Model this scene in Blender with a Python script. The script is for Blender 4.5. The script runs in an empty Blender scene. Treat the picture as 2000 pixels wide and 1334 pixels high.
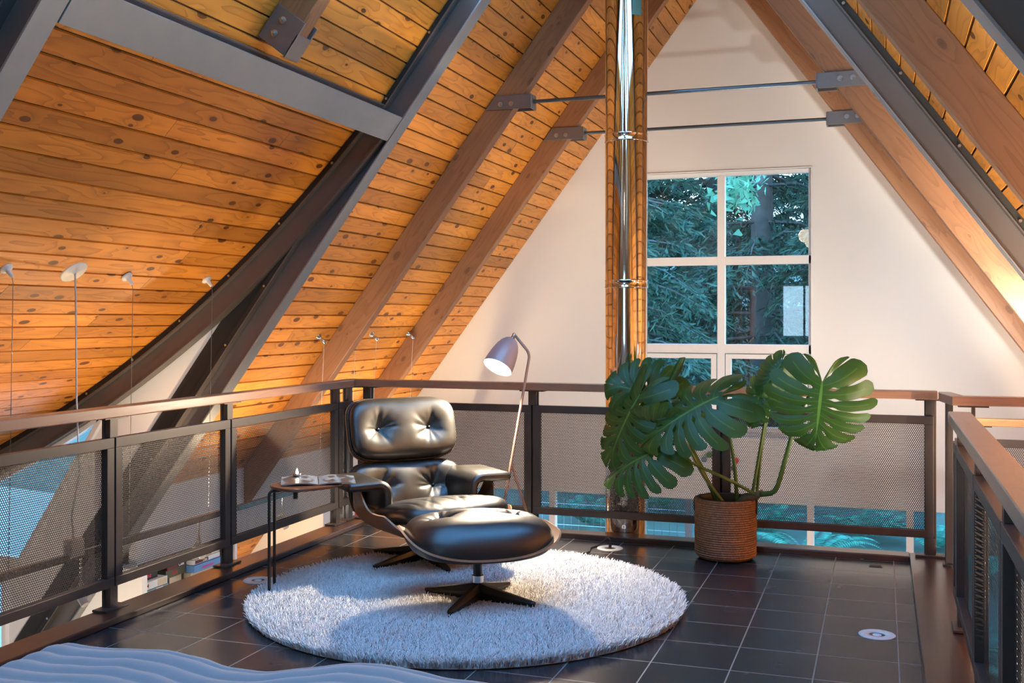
import bpy, bmesh, math, random
import numpy as np
from mathutils import Vector, Matrix
random.seed(7)
S = bpy.context.scene
C = S.collection
PI = math.pi

# ------------------------------------------------------------------ helpers
def link(o, parent=None):
    C.objects.link(o)
    if parent is not None:
        o.parent = parent
    return o

def tag(o, label=None, cat=None, group=None, kind=None):
    if label: o['label'] = label
    if cat: o['category'] = cat
    if group: o['group'] = group
    if kind: o['kind'] = kind
    return o

def thing(name, label, cat, loc=(0, 0, 0), rz=0.0, group=None):
    o = bpy.data.objects.new(name, None)
    o.empty_display_size = 0.1
    link(o)
    o.location = loc
    o.rotation_euler = (0, 0, rz)
    return tag(o, label, cat, group)

def V(*a): return Vector(a)

class MB:
    """collects geometry for one mesh"""
    def __init__(self):
        self.v = []; self.f = []; self.uv = []; self.rnd = []; self.mi = []
        self.cur = 0.5; self.m = 0
    def add(self, verts, faces, uvs=None):
        b = len(self.v)
        self.v.extend([tuple(x) for x in verts])
        for i, f in enumerate(faces):
            self.f.append([b + k for k in f])
            if uvs is not None:
                self.uv.append(uvs[i])
            else:
                self.uv.append([(0.0, 0.0)] * len(f))
            self.rnd.append(self.cur); self.mi.append(self.m)
    def obox(self, c, ax, h, off=None):
        """oriented box: centre, 3 unit axes, 3 half sizes; uv u runs along the longest axis"""
        c = Vector(c); ax = [Vector(a) for a in ax]
        L = max(range(3), key=lambda i: h[i])
        vs = []; loc = []
        for sx in (-1, 1):
            for sy in (-1, 1):
                for sz in (-1, 1):
                    s = (sx * h[0], sy * h[1], sz * h[2])
                    vs.append(c + ax[0] * s[0] + ax[1] * s[1] + ax[2] * s[2]); loc.append(s)
        F = [(0, 1, 3, 2), (4, 6, 7, 5), (0, 4, 5, 1), (2, 3, 7, 6), (0, 2, 6, 4), (1, 5, 7, 3)]
        N = [0, 0, 1, 1, 2, 2]
        # make outward
        o2 = random.random() * 9 if off is None else off
        uvs = []; FF = []
        for f, n in zip(F, N):
            p = [vs[k] for k in f]
            nn = (p[1] - p[0]).cross(p[2] - p[0])
            cen = (p[0] + p[1] + p[2] + p[3]) / 4 - c
            if nn.dot(cen) < 0: f = tuple(reversed(f))
            oth = [i for i in range(3) if i != n]
            if L in oth:
                ua = L; va = [i for i in oth if i != L][0]
            else:
                ua, va = oth
            uvs.append([(loc[k][ua] + o2, loc[k][va] + n * 0.37 + o2) for k in f]); FF.append(f)
        self.add(vs, FF, uvs)
    def box(self, x0, x1, y0, y1, z0, z1, off=None):
        self.obox(((x0 + x1) / 2, (y0 + y1) / 2, (z0 + z1) / 2), (V(1, 0, 0), V(0, 1, 0), V(0, 0, 1)),
                  (abs(x1 - x0) / 2, abs(y1 - y0) / 2, abs(z1 - z0) / 2), off)
    def beam(self, p0, p1, w, h, up=(0, 0, 1), off=None):
        """bar from p0 to p1, w across, h along 'up'"""
        p0 = Vector(p0); p1 = Vector(p1); d = p1 - p0; l = d.length; d.normalize()
        up = Vector(up); s = d.cross(up).normalized(); u = s.cross(d).normalized()
        self.obox((p0 + p1) / 2, (d, s, u), (l / 2, w / 2, h / 2), off)
    def tube(self, pts, r, n=10, cap=True, closed=False):
        pts = [Vector(p) for p in pts]
        m = len(pts)
        rs = r if isinstance(r, (list, tuple)) else [r] * m
        tang = []
        for i in range(m):
            a = pts[(i - 1) % m] if (closed or i > 0) else pts[0]
            b = pts[(i + 1) % m] if (closed or i < m - 1) else pts[-1]
            t = (b - a)
            tang.append(t.normalized() if t.length > 1e-9 else V(0, 0, 1))
        t0 = tang[0]
        ref = V(0, 0, 1) if abs(t0.z) < 0.9 else V(1, 0, 0)
        x = t0.cross(ref).normalized()
        vs = []
        for i in range(m):
            t = tang[i]
            x = (x - t * x.dot(t))
            if x.length < 1e-6: x = t.cross(V(0.3, 0.5, 0.8))
            x.normalize(); y = t.cross(x)
            for k in range(n):
                a = 2 * PI * k / n
                vs.append(pts[i] + (x * math.cos(a) + y * math.sin(a)) * rs[i])
        fs = []; uvs = []
        ln = 0.0
        rng = m if closed else m - 1
        for i in range(rng):
            j = (i + 1) % m
            seg = (pts[j] - pts[i]).length
            for k in range(n):
                k2 = (k + 1) % n
                fs.append((i * n + k, i * n + k2, j * n + k2, j * n + k))
                uvs.append([(ln, k / n), (ln, (k + 1) / n), (ln + seg, (k + 1) / n), (ln + seg, k / n)])
            ln += seg
        if cap and not closed:
            fs.append(tuple(reversed(range(n)))); uvs.append([(0, 0)] * n)
            fs.append(tuple(range((m - 1) * n, m * n))); uvs.append([(0, 0)] * n)
        self.add(vs, fs, uvs)
    def cyl(self, p0, p1, r0, r1=None, n=24, cap=True):
        r1 = r0 if r1 is None else r1
        self.tube([p0, p1], [r0, r1], n, cap)
    def lathe(self, prof, c=(0, 0, 0), n=32, M=None):
        """prof: list of (r, z)"""
        vs = []; fs = []; uvs = []
        for r, z in prof:
            for k in range(n):
                a = 2 * PI * k / n
                p = Vector((r * math.cos(a), r * math.sin(a), z))
                if M is not None: p = M @ p
                vs.append(p + Vector(c))
        for i in range(len(prof) - 1):
            for k in range(n):
                k2 = (k + 1) % n
                fs.append((i * n + k, i * n + k2, (i + 1) * n + k2, (i + 1) * n + k))
                uvs.append([(k / n, prof[i][1]), ((k + 1) / n, prof[i][1]), ((k + 1) / n, prof[i + 1][1]), (k / n, prof[i + 1][1])])
        self.add(vs, fs, uvs)
    def prism(self, poly, org, ex, ey, ez, depth):
        """extrude 2-D polygon (in ex,ey) by depth along ez"""
        org = Vector(org); ex = Vector(ex); ey = Vector(ey); ez = Vector(ez)
        n = len(poly)
        vs = [org + ex * a + ey * b for a, b in poly] + [org + ex * a + ey * b + ez * depth for a, b in poly]
        area = sum(poly[i][0] * poly[(i + 1) % n][1] - poly[(i + 1) % n][0] * poly[i][1] for i in range(n))
        flip = (area > 0) == (ex.cross(ey).dot(ez) * depth > 0)
        bot = tuple(range(n)); top = tuple(range(n, 2 * n))
        fs = [tuple(reversed(bot)), top] if flip else [bot, tuple(reversed(top))]
        uvs = [[(poly[k % n][0], poly[k % n][1]) for k in f] for f in fs]
        for i in range(n):
            j = (i + 1) % n
            f = (i, j, n + j, n + i) if flip else (n + i, n + j, j, i)
            fs.append(f); uvs.append([(poly[k % n][0], poly[k % n][1] + (0 if k < n else 0.1)) for k in f])
        self.add(vs, fs, uvs)
    def grid(self, fn, nu, nv, cu=False, cv=False, flip=False):
        vs = []
        for i in range(nu):
            for j in range(nv):
                vs.append(fn(i / (nu if cu else nu - 1), j / (nv if cv else nv - 1)))
        fs = []; uvs = []
        for i in range(nu if cu else nu - 1):
            for j in range(nv if cv else nv - 1):
                i2 = (i + 1) % nu; j2 = (j + 1) % nv
                f = (i * nv + j, i2 * nv + j, i2 * nv + j2, i * nv + j2)
                u0, u1, v0, v1 = i / nu, (i + 1) / nu, j / nv, (j + 1) / nv
                uv = [(u0, v0), (u1, v0), (u1, v1), (u0, v1)]
                if flip: f = f[::-1]; uv = uv[::-1]
                fs.append(f); uvs.append(uv)
        self.add(vs, fs, uvs)
    def build(self, name, mat, parent=None, smooth=False, bevel=0.0, seg=2, merge=False, sub=0, auto=None):
        me = bpy.data.meshes.new(name)
        me.from_pydata(self.v, [], self.f)
        uvl = me.uv_layers.new(name='UVMap')
        flat = [c for f in self.uv for p in f for c in p]
        uvl.data.foreach_set('uv', flat)
        ca = me.color_attributes.new('rnd', 'FLOAT_COLOR', 'CORNER')
        cols = []
        for f, r in zip(self.f, self.rnd):
            cols.extend([r, r, r, 1.0] * len(f))
        ca.data.foreach_set('color', cols)
        mats = mat if isinstance(mat, (list, tuple)) else [mat]
        for m in mats: me.materials.append(m)
        if len(mats) > 1:
            me.polygons.foreach_set('material_index', self.mi)
        if smooth:
            me.polygons.foreach_set('use_smooth', [True] * len(me.polygons))
        if merge:
            bm = bmesh.new(); bm.from_mesh(me)
            bmesh.ops.remove_doubles(bm, verts=bm.verts, dist=1e-5)
            bm.to_mesh(me); bm.free()
        if auto is not None:
            me.polygons.foreach_set('use_smooth', [True] * len(me.polygons))
            me.set_sharp_from_angle(angle=auto)
        me.update()
        o = bpy.data.objects.new(name, me)
        link(o, parent)
        if bevel > 0:
            b = o.modifiers.new('bevel', 'BEVEL'); b.width = bevel; b.segments = seg
            b.limit_method = 'ANGLE'; b.angle_limit = 0.7
        if sub:
            s = o.modifiers.new('sub', 'SUBSURF'); s.levels = sub; s.render_levels = sub
        return o

def copy_tree(o, parent=None):
    c = o.copy(); C.objects.link(c)
    if parent is not None: c.parent = parent
    for ch in [x for x in bpy.data.objects if x.parent == o]:
        copy_tree(ch, c)
    return c

# ------------------------------------------------------------------ materials
def newmat(name):
    m = bpy.data.materials.new(name); m.use_nodes = True
    nt = m.node_tree; nt.nodes.clear()
    out = nt.nodes.new('ShaderNodeOutputMaterial')
    b = nt.nodes.new('ShaderNodeBsdfPrincipled')
    nt.links.new(b.outputs[0], out.inputs[0])
    return m, nt, b, out

class N:
    """tiny node-graph helper"""
    def __init__(s, nt): s.nt = nt
    def new(s, t, **k):
        n = s.nt.nodes.new(t)
        for a, b in k.items(): setattr(n, a, b)
        return n
    def lk(s, a, b): s.nt.links.new(a, b)
    def setin(s, sock, v):
        if hasattr(v, 'is_output') or isinstance(v, bpy.types.NodeSocket): s.lk(v, sock)
        else: sock.default_value = v
    def math(s, op, a, b=None, c=None):
        n = s.new('ShaderNodeMath', operation=op)
        s.setin(n.inputs[0], a)
        if b is not None: s.setin(n.inputs[1], b)
        if c is not None: s.setin(n.inputs[2], c)
        return n.outputs[0]
    def mix(s, f, a, b, blend='MIX'):
        n = s.new('ShaderNodeMix', data_type='RGBA', blend_type=blend)
        s.setin(n.inputs[0], f)
        s.setin(n.inputs[6], a if not isinstance(a, tuple) else (*a, 1)[:4])
        s.setin(n.inputs[7], b if not isinstance(b, tuple) else (*b, 1)[:4])
        return n.outputs[2]
    def ramp(s, f, stops, interp='LINEAR'):
        n = s.new('ShaderNodeValToRGB'); r = n.color_ramp; r.interpolation = interp
        while len(r.elements) < len(stops): r.elements.new(0.5)
        for e, (p, c) in zip(r.elements, stops):
            e.position = p; e.color = (*c, 1)[:4] if isinstance(c, tuple) else (c, c, c, 1)
        s.lk(f, n.inputs[0]); return n.outputs[0]
    def mapr(s, v, a, b, c, d):
        n = s.new('ShaderNodeMapRange'); s.setin(n.inputs[0], v)
        for i, x in enumerate((a, b, c, d)): n.inputs[i + 1].default_value = x
        return n.outputs[0]
    def noise(s, vec, scale, detail=2, rough=0.5, dist=0.0):
        n = s.new('ShaderNodeTexNoise'); n.inputs['Scale'].default_value = scale
        n.inputs['Detail'].default_value = detail; n.inputs['Roughness'].default_value = rough
        n.inputs['Distortion'].default_value = dist
        if vec is not None: s.lk(vec, n.inputs['Vector'])
        return n
    def comb(s, x, y, z):
        n = s.new('ShaderNodeCombineXYZ')
        for i, v in enumerate((x, y, z)): s.setin(n.inputs[i], v)
        return n.outputs[0]
    def bump(s, h, strength=0.3, dist=0.01):
        n = s.new('ShaderNodeBump'); n.inputs['Strength'].default_value = strength
        n.inputs['Distance'].default_value = dist; s.lk(h, n.inputs['Height']); return n.outputs[0]

def simple(name, col, rough=0.5, metal=0.0, spec=0.5, noise=0.0, nscale=30.0, bump=0.0, coat=0.0, sheen=0.0):
    m, nt, b, out = newmat(name); g = N(nt)
    b.inputs['Roughness'].default_value = rough; b.inputs['Metallic'].default_value = metal
    b.inputs['Specular IOR Level'].default_value = spec
    b.inputs['Coat Weight'].default_value = coat
    b.inputs['Sheen Weight'].default_value = sheen
    tc = g.new('ShaderNodeTexCoord')
    nz = g.noise(tc.outputs['Object'], nscale, 4)
    k = noise
    c = g.mix(nz.outputs[0], tuple(x * (1 - k) for x in col), tuple(min(1, x * (1 + k)) for x in col))
    g.lk(c, b.inputs['Base Color'])
    if bump > 0: g.lk(g.bump(nz.outputs[0], bump, 0.004), b.inputs['Normal'])
    return m

def wood(name, base, dark, knots=0.0, rough=0.45, grain=1.0, var=0.35, coat=0.0, groove=0.0, fig=1.0):
    """UV based timber in metres: u along the grain, v across; 'rnd' attribute = board"""
    m, nt, b, out = newmat(name); g = N(nt)
    uv = g.new('ShaderNodeUVMap', uv_map='UVMap')
    at = g.new('ShaderNodeAttribute', attribute_name='rnd')
    sx = g.new('ShaderNodeSeparateXYZ'); g.lk(uv.outputs[0], sx.inputs[0])
    r = at.outputs['Fac']
    u = g.math('ADD', sx.outputs[0], g.math('MULTIPLY', r, 37.0))
    v = g.math('ADD', sx.outputs[1], g.math('MULTIPLY', r, 11.0))
    # knots
    kv = g.comb(g.math('MULTIPLY', u, 4.2), g.math('MULTIPLY', v, 8.5), 0.0)
    vo = g.new('ShaderNodeTexVoronoi', voronoi_dimensions='2D', feature='F1'); vo.inputs['Scale'].default_value = 1.0
    vo.inputs['Randomness'].default_value = 1.0
    g.lk(kv, vo.inputs['Vector'])
    sc = g.new('ShaderNodeSeparateColor'); g.lk(vo.outputs['Color'], sc.inputs[0])
    has = g.math('GREATER_THAN', sc.outputs[0], 0.56)
    size = g.math('MULTIPLY_ADD', sc.outputs[1], 0.16, 0.03)
    dist = vo.outputs['Distance']
    knot = g.math('MULTIPLY', has, g.math('SUBTRACT', 1.0, g.new_smooth(dist, size)))
    halo = g.math('MULTIPLY', has, g.math('EXPONENT', g.math('MULTIPLY', dist, -5.0)))
    # cathedral figure
    nv = g.comb(g.math('MULTIPLY', u, 1.1), g.math('MULTIPLY', v, 9.0), 0.0)
    n1 = g.noise(nv, 1.0, 2, 0.45)
    ring = g.math('ADD', g.math('MULTIPLY', n1.outputs[0], 9.0 * fig), g.math('MULTIPLY', halo, 2.2 * (1 if knots > 0 else 0)))
    ringf = g.math('FRACT', ring)
    line = g.math('POWER', ringf, 3.0)
    nf = g.noise(g.comb(g.math('MULTIPLY', u, 6.0), g.math('MULTIPLY', v, 330.0), 0.0), 1.0, 3, 0.6)
    nb = g.noise(g.comb(g.math('MULTIPLY', u, 1.6), g.math('MULTIPLY', v, 5.0), 3.0), 1.0, 2)
    t = g.math('ADD', g.math('MULTIPLY', line, 0.5 * grain), g.math('MULTIPLY', g.math('SUBTRACT', nf.outputs[0], 0.5), 0.35 * grain))
    t = g.math('ADD', t, g.math('MULTIPLY', g.math('SUBTRACT', nb.outputs[0], 0.5), 0.7))
    t = g.math('ADD', t, 0.14)
    col = g.mix(g.mapr(t, 0, 1, 0, 1), base, dark)
    bright = g.mapr(r, 0, 1, 1 - var, 1 + var)
    bc = g.comb(bright, bright, bright)
    col = g.mix(1.0, col, bc, 'MULTIPLY')
    if knots > 0:
        kc = tuple(x * 0.28 for x in dark)
        col = g.mix(g.math('MULTIPLY', halo, 0.35 * knots), col, dark)
        kr = g.math('FRACT', g.math('MULTIPLY', dist, 26.0))
        kcol = g.mix(kr, kc, tuple(x * 0.7 for x in dark))
        col = g.mix(g.math('MULTIPLY', knot, knots), col, kcol)
    g.lk(col, b.inputs['Base Color'])
    b.inputs['Roughness'].default_value = rough
    b.inputs['Coat Weight'].default_value = coat
    b.inputs['Coat Roughness'].default_value = 0.25
    hh = g.math('ADD', g.math('MULTIPLY', line, -0.5), g.math('MULTIPLY', nf.outputs[0], 0.6))
    g.lk(g.bump(hh, 0.12, 0.003), b.inputs['Normal'])
    return m

def _smooth(self, d, size):
    # 0 inside (d<size), 1 outside, soft edge
    n = self.new('ShaderNodeMapRange', interpolation_type='SMOOTHSTEP')
    self.lk(d, n.inputs[0])
    self.lk(self.math('MULTIPLY', size, 0.75), n.inputs[1]); self.lk(size, n.inputs[2])
    n.inputs[3].default_value = 0; n.inputs[4].default_value = 1
    return n.outputs[0]
N.new_smooth = _smooth

M = {}
M['cedar'] = wood('cedar_boards', (0.62, 0.250, 0.034), (0.25, 0.078, 0.010), knots=1.0, rough=0.42, var=0.28)
M['rafter'] = wood('rafter_timber', (0.27, 0.122, 0.052), (0.14, 0.058, 0.024), knots=0.5, rough=0.5, var=0.15, grain=0.8)
M['handrail'] = wood('handrail_timber', (0.32, 0.165, 0.10), (0.18, 0.085, 0.05), rough=0.3, var=0.1, grain=0.6, coat=0.3)
M['kerb'] = wood('kerb_timber', (0.055, 0.030, 0.022), (0.024, 0.013, 0.010), rough=0.3, var=0.1, grain=0.7, coat=0.25)
M['walnut'] = wood('walnut_veneer', (0.33, 0.15, 0.075), (0.15, 0.055, 0.025), rough=0.35, var=0.1, grain=1.0, coat=0.2, fig=1.6)
M['plyedge'] = simple('plywood_edge', (0.42, 0.24, 0.13), 0.45, noise=0.25, nscale=120)
M['table_top'] = wood('tabletop_timber', (0.13, 0.055, 0.03), (0.06, 0.025, 0.014), rough=0.3, var=0.1, grain=0.7, coat=0.2)
M['table_wood'] = wood('table_timber', (0.25, 0.105, 0.05), (0.12, 0.045, 0.022), rough=0.35, var=0.1, grain=0.8, coat=0.2)
M['pine'] = wood('stair_rail_timber', (0.55, 0.27, 0.09), (0.36, 0.15, 0.045), rough=0.35, var=0.1, grain=0.6, coat=0.2)
M['wall'] = simple('painted_plaster', (0.77, 0.755, 0.73), 0.75, spec=0.25, noise=0.02, nscale=6)
M['trim_white'] = simple('white_trim_paint', (0.80, 0.77, 0.74), 0.45, spec=0.4, noise=0.02)
M['steel'] = simple('bronze_steel', (0.135, 0.120, 0.115), 0.38, metal=0.5, spec=0.5, noise=0.12, nscale=7)
M['steel_lit'] = simple('bronze_steel_lit', (0.27, 0.275, 0.285), 0.40, metal=0.6, noise=0.1, nscale=9)  # for lower flanges: the light they catch is put into a paler colour
M['black_gap'] = simple('black_spacer', (0.012, 0.011, 0.01), 0.6, noise=0.1)
M['rail_steel'] = simple('railing_steel', (0.062, 0.05, 0.045), 0.4, metal=0.35, noise=0.12, nscale=12)
M['bracket'] = simple('bracket_steel', (0.20, 0.18, 0.18), 0.4, metal=0.7, noise=0.1, nscale=14)
M['bolt'] = simple('zinc_bolt', (0.5, 0.5, 0.5), 0.3, metal=1.0, noise=0.05)
M['rod'] = simple('steel_rod', (0.16, 0.19, 0.22), 0.3, metal=0.9, noise=0.1)
M['chrome'] = simple('polished_chrome', (0.78, 0.76, 0.75), 0.045, metal=1.0, noise=0.01)
M['nickel'] = simple('satin_nickel', (0.6, 0.6, 0.6), 0.22, metal=1.0, noise=0.03)
M['white_metal'] = simple('white_enamel', (0.75, 0.74, 0.70), 0.4, noise=0.03)
M['black_metal'] = simple('black_metal', (0.012, 0.011, 0.011), 0.36, metal=0.2, noise=0.15)
M['cable'] = simple('cable_sleeve', (0.55, 0.52, 0.48), 0.5, noise=0.05)
M['wire'] = simple('steel_wire', (0.25, 0.23, 0.22), 0.4, metal=0.8, noise=0.05)
M['black_plastic'] = simple('black_plastic', (0.012, 0.012, 0.012), 0.45, noise=0.1)
M['copper'] = simple('rose_powder_coat', (0.40, 0.235, 0.175), 0.38, metal=0.25, noise=0.04)
M['shade'] = simple('grey_lilac_lacquer', (0.42, 0.31, 0.30), 0.35, metal=0.1, noise=0.03)

def emit(name, col, s):
    m = bpy.data.materials.new(name); m.use_nodes = True
    nt = m.node_tree; nt.nodes.clear()
    o = nt.nodes.new('ShaderNodeOutputMaterial'); e = nt.nodes.new('ShaderNodeEmission')
    e.inputs[0].default_value = (*col, 1); e.inputs[1].default_value = s
    nt.links.new(e.outputs[0], o.inputs[0]); return m
M['lamp_glow'] = emit('lamp_glow', (1.0, 0.86, 0.62), 60.0)
M['spot_glow'] = emit('spot_glow', (1.0, 0.8, 0.5), 9.0)

def mat_leather():
    m, nt, b, out = newmat('black_leather'); g = N(nt)
    tc = g.new('ShaderNodeTexCoord')
    n1 = g.noise(tc.outputs['Object'], 260, 3, 0.6)
    n2 = g.noise(tc.outputs['Object'], 14, 3, 0.5)
    c = g.mix(n2.outputs[0], (0.010, 0.0095, 0.008), (0.02, 0.0185, 0.015))
    g.lk(c, b.inputs['Base Color'])
    g.lk(g.mapr(n2.outputs[0], 0.2, 0.8, 0.33, 0.43), b.inputs['Roughness'])
    b.inputs['Specular IOR Level'].default_value = 0.8
    g.lk(g.bump(n1.outputs[0], 0.08, 0.002), b.inputs['Normal'])
    return m
M['leather'] = mat_leather()

def mat_floor():
    m, nt, b, out = newmat('slate_tiles'); g = N(nt)
    tc = g.new('ShaderNodeTexCoord'); sx = g.new('ShaderNodeSeparateXYZ'); g.lk(tc.outputs['Object'], sx.inputs[0])
    P = 0.2956
    fx = g.math('DIVIDE', g.math('SUBTRACT', sx.outputs[0], 0.062), P)
    fy = g.math('DIVIDE', g.math('SUBTRACT', sx.outputs[1], 5.782), P)
    ex = g.math('ABSOLUTE', g.math('SUBTRACT', g.math('FRACT', fx), 0.5))
    ey = g.math('ABSOLUTE', g.math('SUBTRACT', g.math('FRACT', fy), 0.5))
    e = g.math('MAXIMUM', ex, ey)
    grout = g.math('GREATER_THAN', e, 0.5 - 0.0026 / P)
    cell = g.comb(g.math('FLOOR', fx), g.math('FLOOR', fy), 0.0)
    wn = g.new('ShaderNodeTexWhiteNoise', noise_dimensions='2D'); g.lk(cell, wn.inputs['Vector'])
    off = g.comb(wn.outputs['Value'], g.math('MULTIPLY', wn.outputs['Value'], 7.0), 0.0)
    va = g.new('ShaderNodeVectorMath', operation='ADD'); g.lk(tc.outputs['Object'], va.inputs[0]); g.lk(off, va.inputs[1])
    n1 = g.noise(va.outputs[0], 4, 3, 0.5, 0.0)
    n2 = g.noise(va.outputs[0], 55, 4, 0.6)
    t = g.math('ADD', g.math('MULTIPLY', n1.outputs[0], 0.4), g.math('MULTIPLY', wn.outputs['Value'], 0.5))
    c = g.mix(t, (0.019, 0.021, 0.026), (0.031, 0.031, 0.034))
    c = g.mix(grout, c, (0.20, 0.19, 0.18))
    g.lk(c, b.inputs['Base Color'])
    r = g.mapr(n1.outputs[0], 0.2, 0.8, 0.22, 0.29)
    r = g.math('ADD', r, g.math('MULTIPLY', grout, 0.3))
    g.lk(r, b.inputs['Roughness'])
    h = g.math('SUBTRACT', g.math('ADD', g.math('MULTIPLY', n1.outputs[0], 0.6), g.math('MULTIPLY', n2.outputs[0], 0.12)), g.math('MULTIPLY', grout, 0.6))
    g.lk(g.bump(h, 0.05, 0.004), b.inputs['Normal'])
    return m
M['floor'] = mat_floor()

def mat_perf():
    """steel sheet with a staggered pattern of punched round holes, UV in metres"""
    m, nt, b, out = newmat('perforated_steel'); g = N(nt)
    uv = g.new('ShaderNodeUVMap', uv_map='UVMap'); sx = g.new('ShaderNodeSeparateXYZ'); g.lk(uv.outputs[0], sx.inputs[0])
    p = 0.0105; q = p * 0.866
    def lattice(ox, oy):
        a = g.math('SUBTRACT', g.math('FRACT', g.math('DIVIDE', g.math('ADD', sx.outputs[0], ox), p)), 0.5)
        c = g.math('SUBTRACT', g.math('FRACT', g.math('DIVIDE', g.math('ADD', sx.outputs[1], oy), 2 * q)), 0.5)
        a2 = g.math('MULTIPLY', a, a); c2 = g.math('MULTIPLY', g.math('MULTIPLY', c, c), (2 * q / p) ** 2)
        return g.math('ADD', a2, c2)
    d = g.math('MINIMUM', lattice(0, 0), lattice(p / 2, q))
    hole = g.math('LESS_THAN', d, 0.345 ** 2)
    tr = g.new('ShaderNodeBsdfTransparent'); mx = g.new('ShaderNodeMixShader')
    b.inputs['Base Color'].default_value = (0.06, 0.05, 0.046, 1); b.inputs['Roughness'].default_value = 0.42
    b.inputs['Metallic'].default_value = 0.35
    g.lk(hole, mx.inputs[0]); g.lk(b.outputs[0], mx.inputs[1]); g.lk(tr.outputs[0], mx.inputs[2])
    g.lk(mx.outputs[0], out.inputs[0])
    return m
M['perf'] = mat_perf()

def mat_glass():
    m = bpy.data.materials.new('window_glass'); m.use_nodes = True
    nt = m.node_tree; nt.nodes.clear(); g = N(nt)
    out = g.new('ShaderNodeOutputMaterial')
    tr = g.new('ShaderNodeBsdfTransparent'); tr.inputs[0].default_value = (0.93, 0.97, 0.96, 1)
    gl = g.new('ShaderNodeBsdfGlossy'); gl.inputs['Roughness'].default_value = 0.0; gl.inputs[0].default_value = (1, 1, 1, 1)
    geo = g.new('ShaderNodeNewGeometry'); dt = g.new('ShaderNodeVectorMath', operation='DOT_PRODUCT')
    g.lk(geo.outputs['Incoming'], dt.inputs[0]); g.lk(geo.outputs['Normal'], dt.inputs[1])
    sch = g.math('POWER', g.math('SUBTRACT', 1.0, g.math('ABSOLUTE', dt.outputs['Value'])), 5.0)
    f2 = g.math('MULTIPLY_ADD', sch, 0.9, 0.07)
    mx = g.new('ShaderNodeMixShader'); g.lk(f2, mx.inputs[0]); g.lk(tr.outputs[0], mx.inputs[1]); g.lk(gl.outputs[0], mx.inputs[2])
    g.lk(mx.outputs[0], out.inputs[0]); return m
M['glass'] = mat_glass()
SKY = 7.0; EXPO = 0.72; GLOBE = 5.0; GL_W = 260
# ------------------------------------------------------------------ the shell of the house
TL, TR = 1.325, 1.383
def xL(z): return -3.039 + (z - 2.0) / TL
def xR(z): return -0.052 - (z - 2.69) / TR
def zL(x): return 2.0 + (x + 3.039) * TL
def zR(x): return 2.69 - (x + 0.052) * TR
aL, aR = math.atan(TL), math.atan(TR)
uL = V(math.cos(aL), 0, math.sin(aL)); nL = V(math.sin(aL), 0, -math.cos(aL))
uR = V(-math.cos(aR), 0, math.sin(aR)); nR = V(-math.sin(aR), 0, -math.cos(aR))
ZA = 4.359; XA = -1.259
YW = 9.24            # inner face of the gable wall
YS1, YS2 = 5.49, 2.89  # steel frames

def struct(o): o['kind'] = 'structure'; return o

SKYL = (3.13, 4.13, 0.45, 5.30)      # ridge skylights: z0, z1, y0, y1
def boards(mb, prof, y0, y1, seed, hole=None):
    """planks running along y on a profile [(x,z)...]; the room side lies on the profile"""
    rng = random.Random(seed)
    P = [Vector((x, 0, z)) for x, z in prof]
    runs = []
    for i in range(len(P) - 1):
        zm = (P[i].z + P[i + 1].z) / 2
        if hole and hole[0] < zm < hole[1]:
            for ya, yb in ((y0, min(y1, hole[2])), (max(y0, hole[3]), y1)):
                if yb - ya > 0.05: runs.append((i, ya, yb))
        else: runs.append((i, y0, y1))
    for i, y0, y1 in runs:
        a, b = P[i], P[i + 1]
        t = (b - a).normalized(); w = (b - a).length
        n = V(-t.z, 0, t.x)     # to the room for profiles that run from the ridge down on the left
        if prof_side(prof) < 0: n = -n
        # random lengths
        ys = [y0]; 
        y = y0 + rng.uniform(0.6, 3.2)
        while y < y1 - 0.5:
            ys.append(y); y += rng.uniform(1.8, 4.2)
        ys.append(y1)
        for k in range(len(ys) - 1):
            ya, yb = ys[k] + (0.0012 if k else 0), ys[k + 1] - (0.0012 if k < len(ys) - 2 else 0)
            mb.cur = rng.random()
            c = 0.006; dp = 0.009
            q = [a + t * 0.0022 - n * dp, a + t * c, b - t * c, b - t * 0.0022 - n * dp]
            vs = [V(p.x, ya, p.z) for p in q] + [V(p.x, yb, p.z) for p in q]
            fs = []; uv = []
            s = [0, c, w - c, w]
            for j in range(3):
                f = (j, j + 1, 4 + j + 1, 4 + j)
                u = [(ya, s[j]), (ya, s[j + 1]), (yb, s[j + 1]), (yb, s[j])]
                pa, pb, pc = vs[f[0]], vs[f[1]], vs[f[2]]
                if (pb - pa).cross(pc - pa).dot(n) < 0: f = f[::-1]; u = u[::-1]
                fs.append(f); uv.append(u)
            mb.add(vs, fs, uv)
def prof_side(prof):
    # +1 when (-t.z, t.x) already points into the room (x towards the ridge axis, z down)
    (x0, z0), (x1, z1) = prof[0], prof[-1]
    n = V(-(z1 - z0), 0, x1 - x0)
    inward = V(XA - (x0 + x1) / 2, 0, (z0 + z1) / 2 - 2.6 - 1.0)
    inward = V(XA - (x0 + x1) / 2, 0, -1.0)
    return 1 if n.dot(inward) > 0 else -1
def straight(xf, z0, z1, pitch=0.108, al=aL):
    L = abs(z1 - z0) / math.sin(al); n = max(1, round(L / pitch))
    return [(xf(z0 + (z1 - z0) * i / n), z0 + (z1 - z0) * i / n) for i in range(n + 1)]

Z0 = -1.45
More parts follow.
